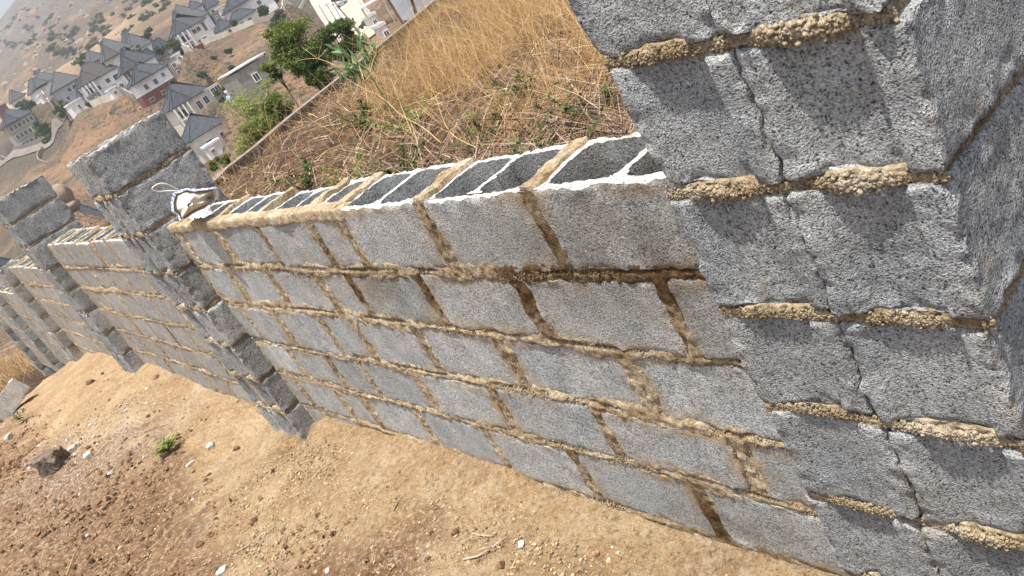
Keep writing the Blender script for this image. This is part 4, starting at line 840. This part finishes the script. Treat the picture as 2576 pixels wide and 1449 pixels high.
def porch(s0, s1, deep, cols=3, zt=None):
    def f(e, A, t, n2, up, w, d, z, h, ax):
        m = MB(); c = A+t*w*(s0+s1)/2-n2*deep/2; hw = w*abs(s1-s0)/2; zz = z-h/2
        m.box((c[0], c[1], zz), (hw, deep/2, .12), ax); m.build('balcony_slab', M_WHITE, e)
        for k in range(cols):
            q = A+t*w*(s0+(s1-s0)*k/(cols-1))-n2*(deep-.2); m = MB(); m.box((q[0], q[1], z-h/2-.1), (.18, .18, h/2), ax); m.build('porch_column', M_WHITE, e)
        m = MB(); q = A+t*w*(s0+s1)/2-n2*.12; m.box((q[0], q[1], z-h*.30), (hw*.6, .06, h*.13), ax); m.build('doorway', M_DARK, e); m = MB(); m.box((q[0], q[1], z-h*.82), (hw*.6, .06, h*.15), ax); m.build('doorway', M_DARK, e)
        m = MB(); q = A+t*w*(s0+s1)/2-n2*(deep-.05); m.box((q[0], q[1], zz+.75), (hw, .03, .04), ax)
        for k in range(9): q = A+t*w*(s0+(s1-s0)*k/8)-n2*(deep-.05); m.box((q[0], q[1], zz+.4), (.03, .03, .36), ax)
        m.build('railing', M_DARK, e)
    return f
house('villa', 'white two storey villa with dark hip roof standing alone behind the red gatehouse', (514, 48), 280, (434, 86), 6.4, 11, 10, rh=4.4, wins=[(.12, 1.7, .8, 2.6), (.30, 1.5), (.44, 1.5), (.30, 4.8), (.44, 4.8)], side=[(.5, 1.6, .7, 2.2)], extra=porch(.62, .92, 1.8, 3), hipf=.62)
house('villa', 'light grey roofed house partly hidden behind the detached white villa', (522, 34), 300, (440, 78), 6, 12, 10, rh=6.0, roof_m=M_ROOFG, hipf=.5)
house('villa', 'small white villa with hip roof left of the road bend, beside the detached villa', (587, 60), 285, (552, 80), 3.2, 7, 14, rh=2.6, wins=[(.4, 1.5), (.75, 1.5)])
house('villa', 'bright white villa with a long dark roof cut by the top edge', (672, -28), 290, (562, 22), 6.2, 12, 8, rh=5.0, wins=[(.3, 2.2), (.62, 3), (.78, 2.4), (.3, 4.5)], hipf=.6)
house('villa', 'low white house with dark lean roof below the top edge villa', (640, 28), 282, (575, 56), 3.0, 5, 8, rh=2.2, wins=[(.3, 1.5), (.6, 1.5)])
house('villa', 'white villa with the steepest dark roof, rising behind the red and white house', (388, 142), 258, (303, 181), 7, 9, 10, rh=5.0, wins=[(.85, 1.6, .7, 3), (.95, 1.6, .5, 3)], side=[(.4, 2.2)], hipf=.62)
house('villa', 'white house with dark roof over a dark red lower storey', (418, 166), 243, (333, 214), 6.3, 9, 10, rh=3.6, wins=[(.20, 1.4, .7, .9), (.46, 1.9, .9, 1.3), (.74, 1.9, .9, 1.3), (.12, 5.0, 1, .8), (.45, 5.1, 1, .8), (.8, 5.2, 1, .8)], band=(3.2, M_RED), hipf=.6)
house('villa', 'grey roofed white villa at the middle back of the row', (330, 118), 285, (262, 158), 6, 12, 8, rh=5.2, roof_m=M_ROOFG, wins=[(.2, 1.6), (.35, 2.6, .8, 3)], hipf=.6)
house('villa', 'far grey roofed villa behind the dark steep roof', (378, 108), 300, (330, 130), 5, 12, 8, rh=4.6, roof_m=M_ROOFG)
house('villa', 'wide white villa with long brown roof and columned porch', (292, 170), 283, (192, 214), 6.6, 9, 6, rh=4.4, roof_m=simple('brown_grey_roof', (.045, .042, .04), (.07, .066, .062), 1.2, .85), wins=[(.12, 2.2, 1.6, 1.4), (.34, 1.9), (.62, 2.4), (.15, 5), (.4, 5)], extra=porch(.66, .94, 1.6, 4), hipf=.55)
house('villa', 'pale blue grey house with long grey roof left of the wide villa', (198, 196), 305, (134, 234), 5.5, 10, 6, rh=4.5, roof_m=M_ROOFG, wall_m=simple('blue_grey_render', (.36, .38, .42), (.44, .46, .50), 1, .9), wins=[(.3, 1.6), (.5, 1.6), (.7, 3.6)], hipf=.55)
house('apartment_block', 'tall plain white flat roofed block with one small window beside the dark tree', (206, 246), 288, (168, 258), 6.4, 6, 14, 'flat', roof_m=M_WHITE, wins=[(.5, 1.8, .6, 1.2)], cat='building', storeyline=False)
house('villa', 'grey roofed small house at the foot of the far hill', (150, 190), 350, (98, 240), 4, 9, 6, rh=4, roof_m=M_ROOFG)
wn4 = [(s, zz, 1.0, 1.5) for s in (.10, .24, .38, .55, .70, .86) for zz in (1.7, 4.9, 8.0)]
house('apartment_block', 'tan four storey block with dark hip roof and rows of windows at the left edge', (76, 283), 345, (8, 316), 10.5, 12, 8, rh=4.2, wall_m=M_TAN, wins=wn4, cat='building', hipf=.6, storeyline=False)
house('apartment_block', 'unfinished tan wing joined on the right of the four storey block', (100, 288), 352, (78, 300), 8.5, 10, 8, 'flat', wall_m=M_TAN, roof_m=M_GREYR, wins=[(.3, 2, 1, 1.4), (.7, 2, 1, 1.4), (.3, 5, 1, 1.4), (.7, 5, 1, 1.4)], cat='building', storeyline=False)
house('villa', 'cream villa with slate roof and porch just above the lowest villa', (520, 224), 222, (424, 270), 6.4, 11, 12, rh=4.8, wall_m=M_CREAM, wins=[(.16, 2.0, 1.1, 1.7), (.36, 2.2, 1.0, 1.9)], side=[(.3, 2.2, .6, 3.0), (.7, 2.2)], extra=porch(.6, .96, 1.6, 4), hipf=.6)
house('villa', 'lowest cream white villa with slate hip roof, closest to the wall', (564, 304), 198, (476, 350), 6.2, 9.5, 12, rh=4.0, wall_m=M_CREAM, wins=[(.22, 2.3, 1.3, 1.3), (.62, 2.3, 1.3, 1.3), (.7, 5.0, .9, .9)], hipf=.6, storeyline=False)
house('annex', 'white annex with small window at the base of the lowest villa', (552, 352), 192, (515, 372), 2.6, 3, 12, 'flat', roof_m=M_WHITE, wins=[(.7, 1.2, .7, .6)], cat='outbuilding')
def tinroof(e, A, t, n2, up, w, d, z, h, ax):
    m = MB(); c = A+t*w/2+n2*d/2
    m.box((c[0], c[1], z+.35), (w/2+.2, d/2+.2, .06), np.array([t, n2, up]))
    for k in range(24): q = A+t*(w*k/23)+n2*d/2; m.box((q[0], q[1], z+.43), (.05, d/2+.2, .03), ax)
    m.build('tin_roof', M_TIN, e)
house('shed', 'flat roofed bare grey block building with a shiny tin roof behind the leafy tree', (668, 138), 138, (588, 186), 4.2, 7, 22, 'none', wall_m=M_GREYR, wins=[(.55, 2.0, .8, 1.1)], extra=tinroof, cat='building', storeyline=False)
for i, (u, v, u2, v2, r, h, wmt, rmt, what) in enumerate([(473, 44, 445, 60, 325, 5, M_CREAM, M_ROOF, 'slate roofed villa tucked behind the detached white villa'), (352, 96, 318, 114, 330, 5, M_WHITE, M_ROOF, 'dark roofed villa behind the middle grey roof'), (262, 142, 232, 160, 335, 5, M_GREYR, M_ROOFG, 'bare walled villa behind the wide villa'),
    (118, 212, 92, 228, 350, 4, M_WHITE, M_ROOFG, 'small grey roofed villa above the small white flat block'), (548, 8, 520, 22, 330, 5, M_CREAM, M_ROOF, 'dark roofed villa at the top of the row left of the lane'), (402, 150, 388, 158, 262, 4.5, M_GREYR, M_ROOF, 'narrow dark roofed house squeezed in the lane'),
    (612, 8, 590, 20, 320, 5, M_WHITE, M_ROOF, 'dark roofed villa behind the low white lean roof house'), (432, 120, 414, 130, 280, 4, M_CREAM, M_ROOF, 'dark roofed cottage between the lane and the detached villa yard'), (60, 240, 36, 254, 400, 5, M_CREAM, M_ROOFG, 'grey roofed house up the slope behind the four storey block'),
    (238, 222, 214, 234, 284, 3.5, M_CREAM, M_ROOF, 'porch roofed wing below the wide villa')]):
    house('villa', what, (u, v), r, (u2, v2), h, 9, 10+i*3 % 11, rh=3.6, wall_m=wmt, roof_m=rmt, wins=[(.3, 1.6), (.7, 1.6)], dz=2)
house('villa', 'small house with dark hip roof and cream wall seen over the second wall panel', (262, 545), 150, (205, 552), 3.0, 6, 14, rh=3.2, wall_m=M_CREAM, hipf=.7)
house('villa', 'white house with blue grey roof showing between the far piers at the left edge', (32, 668), 120, (-40, 668), 3.5, 7, 24, rh=2.4, wins=[(.15, 1.2, .8, .8)])
house('villa', 'reddish roofed hut left of the four storey block at the picture edge', (14, 262), 420, (-14, 270), 5, 6, 8, 'flat', wall_m=simple('maroon_render', (.13, .06, .06), (.2, .09, .09), 1, .9), roof_m=M_RED, cat='hut')
house('gatehouse', 'dark red container like gatehouse on the villa fence', (510, 112), 262, (487, 124), 3.4, 4, 30, 'flat', wall_m=M_RED, roof_m=M_TAN, cat='hut', storeyline=False)
house('villa', 'dark roofed house at the top of the row behind the yards', (508, 12), 330, (476, 22), 3, 8, 8, rh=2.6, wall_m=M_CREAM)
house('unfinished_house', 'roofless grey block shell with dark openings beside the bare plot', (548, 205+2), 214, (520, 218), 3, 4, 16, 'none', wall_m=M_GREYR, wins=[(.3, 1.2, 1.2, 1.6), (.75, 1.2, 1, 1.6)], cat='building', storeyline=False)
house('unfinished_house', 'tall narrow unfinished block right of the steep dark roof', (436, 150), 262, (410, 150), 6, 3, 12, 'none', wall_m=M_GREYR, wins=[(.3, 1.4, .9, 1.2), (.3, 3.6, .9, 1.2)], cat='building', storeyline=False)
for i, (u, v, u2, v2, r, h, mt, what) in enumerate([(412, 118, 396, 127, 292, 3, M_GREYR, 'grey box shed right of the steep roof'), (424, 135, 408, 143, 275, 3.5, M_GREYR, 'dark yard shed between the two villa groups'), (404, 96, 388, 104, 320, 3, M_GREYR, 'grey lean shed behind the villas'),
    (434, 100, 420, 108, 290, 2.6, M_ROOFG, 'dark carport left of the detached villa'), (452, 133, 438, 140, 266, 2.2, M_WHITE, 'low white gate lodge by the cream fence'), (246, 232, 228, 242, 278, 2.6, M_GREYR, 'grey yard shed below the wide villa'), (292, 218, 274, 228, 262, 2.4, M_WHITE, 'white yard block beside the rough grey wall'),
    (116, 232, 98, 240, 330, 2.5, M_WHITE, 'small white flat block above the dusty trees'), (72, 262, 56, 270, 380, 2.5, M_CREAM, 'pale low block behind the tan four storey block'), (548, 30, 532, 38, 300, 3, M_GREYR, 'grey block behind the small white villa'), (566, 12, 548, 22, 320, 3, M_CREAM, 'cream block at the top of the lane'),
    (612, 250, 598, 258, 160, 1.5, M_TIN, 'small pale tin hut below the bare grey building'), (592, 222, 578, 228, 185, 1.6, M_WHITE, 'little white hut by the dark tree'), (945, 35, 925, 47, 175, 2.2, M_CREAM, 'pale kiosk on the dirt yard'), (968, 62, 955, 70, 130, 1.4, M_TIN, 'white topped stall near the brown openings')]):
    house('outbuilding', what, (u, v), r, (u2, v2), h, 4, 14, 'flat', wall_m=mt, roof_m=M_ROOFG if i % 2 else M_GREYR, wins=[(.5, 1.2, .7, .8)], cat='outbuilding', group='outbuildings in the town below', storeyline=False)
# dark slabs of unfinished houses and walls crowding the lane behind
def lowwall(name, pts, hgt, thk, mat, lab, cat='wall', gap=None, group='walls round the town plots', follow=True):
    P = [hit(u, v, 60, 700) if not isinstance(v, tuple) else None for u, v in pts]; e = empty(name, tuple(P[0]), lab, cat, group); m = MB(); posts = []
    for a, b in zip(P[:-1], P[1:]):
        L = np.hypot(*(b-a)[:2]); k = max(1, int(L/2.2)); 
        for i in range(k):
            p = a+(b-a)*i/k; q = a+(b-a)*(i+1)/k; p = np.array([p[0], p[1], float(terr(p[0], p[1], False)[0])]); q = np.array([q[0], q[1], float(terr(q[0], q[1], False)[0])]); d = q-p; l = np.hypot(d[0], d[1])+1e-6; t = d/l; t_ = np.array([d[0]/l, d[1]/l, 0]); n2 = np.array([-t_[1], t_[0], 0])
            m.box((p+q)/2+[0, 0, hgt/2-.5], (l/2*(.99 if gap is None else gap), thk/2, hgt/2+.5), np.array([t, n2, [0, 0, 1]]))
            posts.append((p+[0, 0, hgt/2], (thk*.8, thk*.8, hgt/2+.15), np.array([t_, n2, [0, 0, 1]])))
    m.build('panel', mat, e)
    for q in posts[:100]: pm = MB(); pm.box(*q); pm.build('post', mat, e)
    return e
lowwall('fence', [(436, 161), (485, 130)], 1.5, .25, M_FENCE, 'cream plot fence left of the red gatehouse', 'fence')
lowwall('fence', [(518, 118), (580, 88)], 1.5, .25, M_FENCE, 'cream fence with white posts right of the red gatehouse', 'fence')
lowwall('fence', [(590, 84), (640, 62), (720, 30), (775, -5)], 1.5, .25, M_FENCE, 'long cream fence from the small villa up to the road', 'fence')
lowwall('fence', [(240, 272), (300, 240)], 1.8, .3, M_FENCE, 'cream yard wall below the wide villa', 'fence')
lowwall('fence', [(436, 163), (434, 200)], 2.0, .3, M_GREYR, 'grey wall running down beside the red and white house', 'wall')
lowwall('stone_wall', [(290, 228), (318, 243), (352, 262)], 2.6, .5, M_GREYR, 'rough grey wall in front of the red and white house', 'wall')
lowwall('stone_wall', [(112, 382), (103, 392), (100, 401), (104, 410), (118, 416), (135, 415), (152, 409)], 1.3, .4, simple('stone_masonry', (.22, .17, .12), (.38, .31, .23), 1.5, .95), 'curved low stone retaining wall on the bare slope left of the pier', 'wall')
lowwall('fence', [(0, 395), (60, 372), (130, 335)], 1.2, .3, M_GREYR, 'grey wall along the lane below the four storey block', 'wall')
lowwall('fence', [(130, 262), (150, 290)], 4.5, .5, M_TAN, 'pillared unfinished wall right of the four storey block', 'wall', .5)
# road, draped on the ground
def drape(name, edges, mat, lift=.12, n=26, mlat=5):
    (L, Rr_) = edges; Lp = [hit(u, v, 90, 700) for u, v in L]; Rp = [hit(u, v, 90, 700) for u, v in Rr_]; tl = np.linspace(0, len(Lp)-1, n)
    def interp(P, t): P = np.array(P); i = np.minimum(t.astype(int), len(P)-2); f = (t-i)[:, None]; return P[i]*(1-f)+P[i+1]*f
    a = interp(Lp, tl); b = interp(Rp, tl); g = np.stack([a+(b-a)*k/(mlat-1) for k in range(mlat)], 1).reshape(-1, 3); g[:, 2] = terr(g[:, 0], g[:, 1])+lift
    m = MB(); m.add(g, gridf(n, mlat)); m.add(g, gridf(n, mlat, flip=True)); o = m.build(name, mat, None, True); return setp(o, kind='structure')
drape('road', ([(770, -30), (782, 8), (806, 48), (838, 90), (850, 110)], [(822, -30), (842, 8), (868, 42), (900, 78), (925, 100)]), M_ROAD, .35)
drape('lane', ([(-10, 405), (60, 378), (130, 345), (150, 305)], [(-10, 430), (70, 392), (140, 358), (165, 318)]), simple('lane_dirt', (.13, .11, .095), (.19, .165, .14), .3, .95), .35)
drape('yard', ([(846, 8), (872, 40), (905, 78), (930, 100)], [(900, -20), (925, 25), (950, 60), (975, 75)]), simple('yard_dirt', (.34, .28, .22), (.45, .38, .30), .3, .95), .3)
# car
def car(u, v, r, yaw, col, lab):
    p = hit(u, v, 100, 500); x, y = float(p[0]), float(p[1]); z = terr1(x, y)+.38; e = empty('parked_car', (x, y, z), lab, 'car', 'cars parked beside the road'); t = np.array([math.cos(yaw), math.sin(yaw), 0]); s = np.array([-t[1], t[0], 0]); up = np.array([0, 0, 1.]); o = np.array([x, y, z])
    prof = [(-2.1, .35), (-2.15, .75), (-1.75, .98), (-1.05, 1.0), (-.6, 1.42), (.55, 1.45), (1.15, 1.02), (1.95, .88), (2.15, .6), (2.1, .35)]
    V = []; 
    for sg in (-1, 1): V += [o+t*a+up*b+s*sg*(.85 if b < 1.1 else .66) for a, b in prof]
    n = len(prof); m = MB(); m.add(V, [np.arange(n)[::-1], np.arange(n)+n, np.array([[i, (i+1) % n, (i+1) % n+n, i+n] for i in range(n)])]); m.build('body', col, e)
    g = MB(); g.box(o+up*1.22+t*-.05, (.75, .70, .14), np.array([t, s, up])); g.box(o+up*1.2+t*.88, (.25, .6, .12), np.array([t, s, up])); g.build('windows', M_GLASS, e)
    for a in (-1.3, 1.3):
        for sg in (-.8, .8): w = MB(); c = o+t*a+s*sg+up*.33; w.tube([c-s*.1, c+s*.1], .33, 12); w.build('wheel', M_DARK, e)
    for sg in (-.6, .6): w = MB(); w.box(o+t*2.08+s*sg+up*.68, (.06, .16, .08), np.array([t, s, up])); w.build('headlight', M_TIN, e)
car(864, 16, 300, R(50), simple('silver_blue_paint', (.20, .25, .32), (.24, .29, .36), 1, .3, spec=.6), 'silver blue car parked at the right side of the road')
car(851, 2, 310, R(48), simple('black_paint', (.02, .02, .025), (.035, .035, .04), 1, .25, spec=.6), 'black car at the top edge just behind the silver one')
car(932, 68, 160, R(20), simple('charcoal_paint', (.04, .045, .055), (.07, .075, .09), 1, .3, spec=.6), 'dark car on the dusty yard below the white tarpaulin')
# utility poles
for i, (ub, vb, ut, vt, lab) in enumerate([(835, 68, 817, 38, 'short wooden pole, leftmost of the three by the road'), (858, 72, 840, 34, 'wooden pole with a crossarm between the other two'), (880, 82, 856, 28, 'tallest wooden pole on the right beside the dirt yard')]):
    a = hit(ub, vb, 90, 400); a[2] = terr1(a[0], a[1]); L = 7.0+.8*i; e = empty('utility_pole', tuple(a), lab, 'pole', 'utility poles along the road'); m = MB(); m.tube([a-[0, 0, 1], a+[0, 0, L]], [.16, .11], 7); m.build('pole', M_GREYR, e)
    if i: m = MB(); m.box(a+[0, 0, L-.5], (.9, .07, .07), np.array([[.5, .86, 0], [-.86, .5, 0], [0, 0, 1]])); m.build('crossarm', M_GREYR, e)
# big slate roofed building close below the slope, seen at the top
e = empty('warehouse', tuple(at(1010, 30, 62)), 'blue grey roofed building with dark brown gaps at the top edge beside golden grass', 'building'); 
def slab(m, px, th=.3):
    P = np.array([at(u, v, r) for u, v, r in px]); n = np.cross(P[1]-P[0], P[2]-P[0]); n /= np.linalg.norm(n); k = len(P); F_ = [np.arange(k), np.arange(k)[::-1]+k]+[np.array([[i, (i+1) % k+0, (i+1) % k+k, i+k] for i in range(k)])[:, ::-1]]; m.add(np.concatenate([P, P-n*th]), F_)
M_SLAB = simple('blue_grey_sheet', (.11, .12, .14), (.15, .16, .18), .8, .7)
m = MB(); slab(m, [(955, -40, 64), (1022, -40, 62), (1052, 60, 56), (1018, 62, 57)]); m.build('roof_slab', M_SLAB, e)
m = MB(); slab(m, [(1028, -40, 61.5), (1090, -50, 60), (1105, 30, 56), (1060, 52, 56.5)]); m.build('roof_slab', M_SLAB, e)
m = MB(); slab(m, [(940, -50, 68), (1110, -60, 66), (1110, 60, 60), (1030, 90, 61)], 6); m.build('wall', simple('rust_brown_render', (.05, .025, .015), (.12, .06, .035), 2, .9), e)
e = empty('market_shelter', tuple(at(930, 5, 150)), 'white tarpaulin shelter with a row of pale posts beside the yard', 'shelter'); 
P = at(932, 6, 150); g = hit(932, 14, 60, 400)
m = MB(); ax = np.array([[.86, -.5, 0], [.5, .86, 0], [0, 0, 1]]); m.box(P, (3.2, 2.0, .1), ax); m.build('tarpaulin', M_TIN, e); m = MB()
for i in (-1, 1):
    for j in (-1, 1): q = P+ax[0]*2.9*i+ax[1]*1.8*j; m = MB(); m.tube([q, [q[0], q[1], terr1(q[0], q[1])-.3]], .09, 6); m.build('post', M_FENCE, e)
lowwall('fence', [(895, -5), (915, 22), (938, 42)], 1.6, .25, M_TIN, 'short fence of white pickets beside the tarpaulin shelter', 'fence', .35)
# boulders on the bare slope
for u, v, s, lab in [(157, 492, (.9, .75, 1.15), 'upright rounded boulder on the bare slope left of the taller pier'), (176, 520, (1.0, .8, .6), 'low rounded boulder beside the upright one')]:
    m = MB(); p = at(u, v, 88); lump(m, (p[0], p[1], p[2]), s, 4, .62, 3, .18); o = m.build('boulder', M_ROCK, None, True); setp(o, lab, 'boulder', 'boulders on the bare slope')
# satellite dish, water tank
p = hit(352, 238, 100, 400); m = MB(); lump(m, p+[0, 0, 1.2], (.9, .9, 1.0), 3, .5, 1, .02); setp(m.build('water_tank', M_BLUE, None, True), 'round blue water tank beside the dark red lower storey', 'water tank')
p = at(578, 248, 188); m = MB(); lump(m, p, (.7, .7, .8), 3, .5, 1, .02); m.tube([p, [p[0], p[1], terr1(p[0], p[1])-.2]], .1, 6); setp(m.build('water_tank', simple('pale_blue_plastic', (.3, .5, .7), (.4, .6, .8), 2, .5), None, True), 'pale blue water tank on a post beside the dark tree', 'water tank')

# the valley floor, levelled where the houses stand
polar('valley_ground', azv, np.exp(np.linspace(math.log(41), math.log(1500), 330)), M_HILL, sink)
# ------------------------------------------------------------------ air
m = MB(); m.box((200, -150, 250), (1750, 1800, 480)); zlo = -60.0
m = MB(); m.box((100, -50, 260), (2600, 2600, 330))
ht = NT('haze_air'); ht.t.nodes.remove(ht.b); pv = ht.n('ShaderNodeVolumePrincipled'); pv.inputs['Color'].default_value = (.93, .95, 1, 1); pv.inputs['Density'].default_value = .00040; pv.inputs['Anisotropy'].default_value = .3
ht.l(pv.outputs[0], ht.t.nodes['Material Output'].inputs['Volume']); setp(m.build('haze', ht.m), kind='stuff')
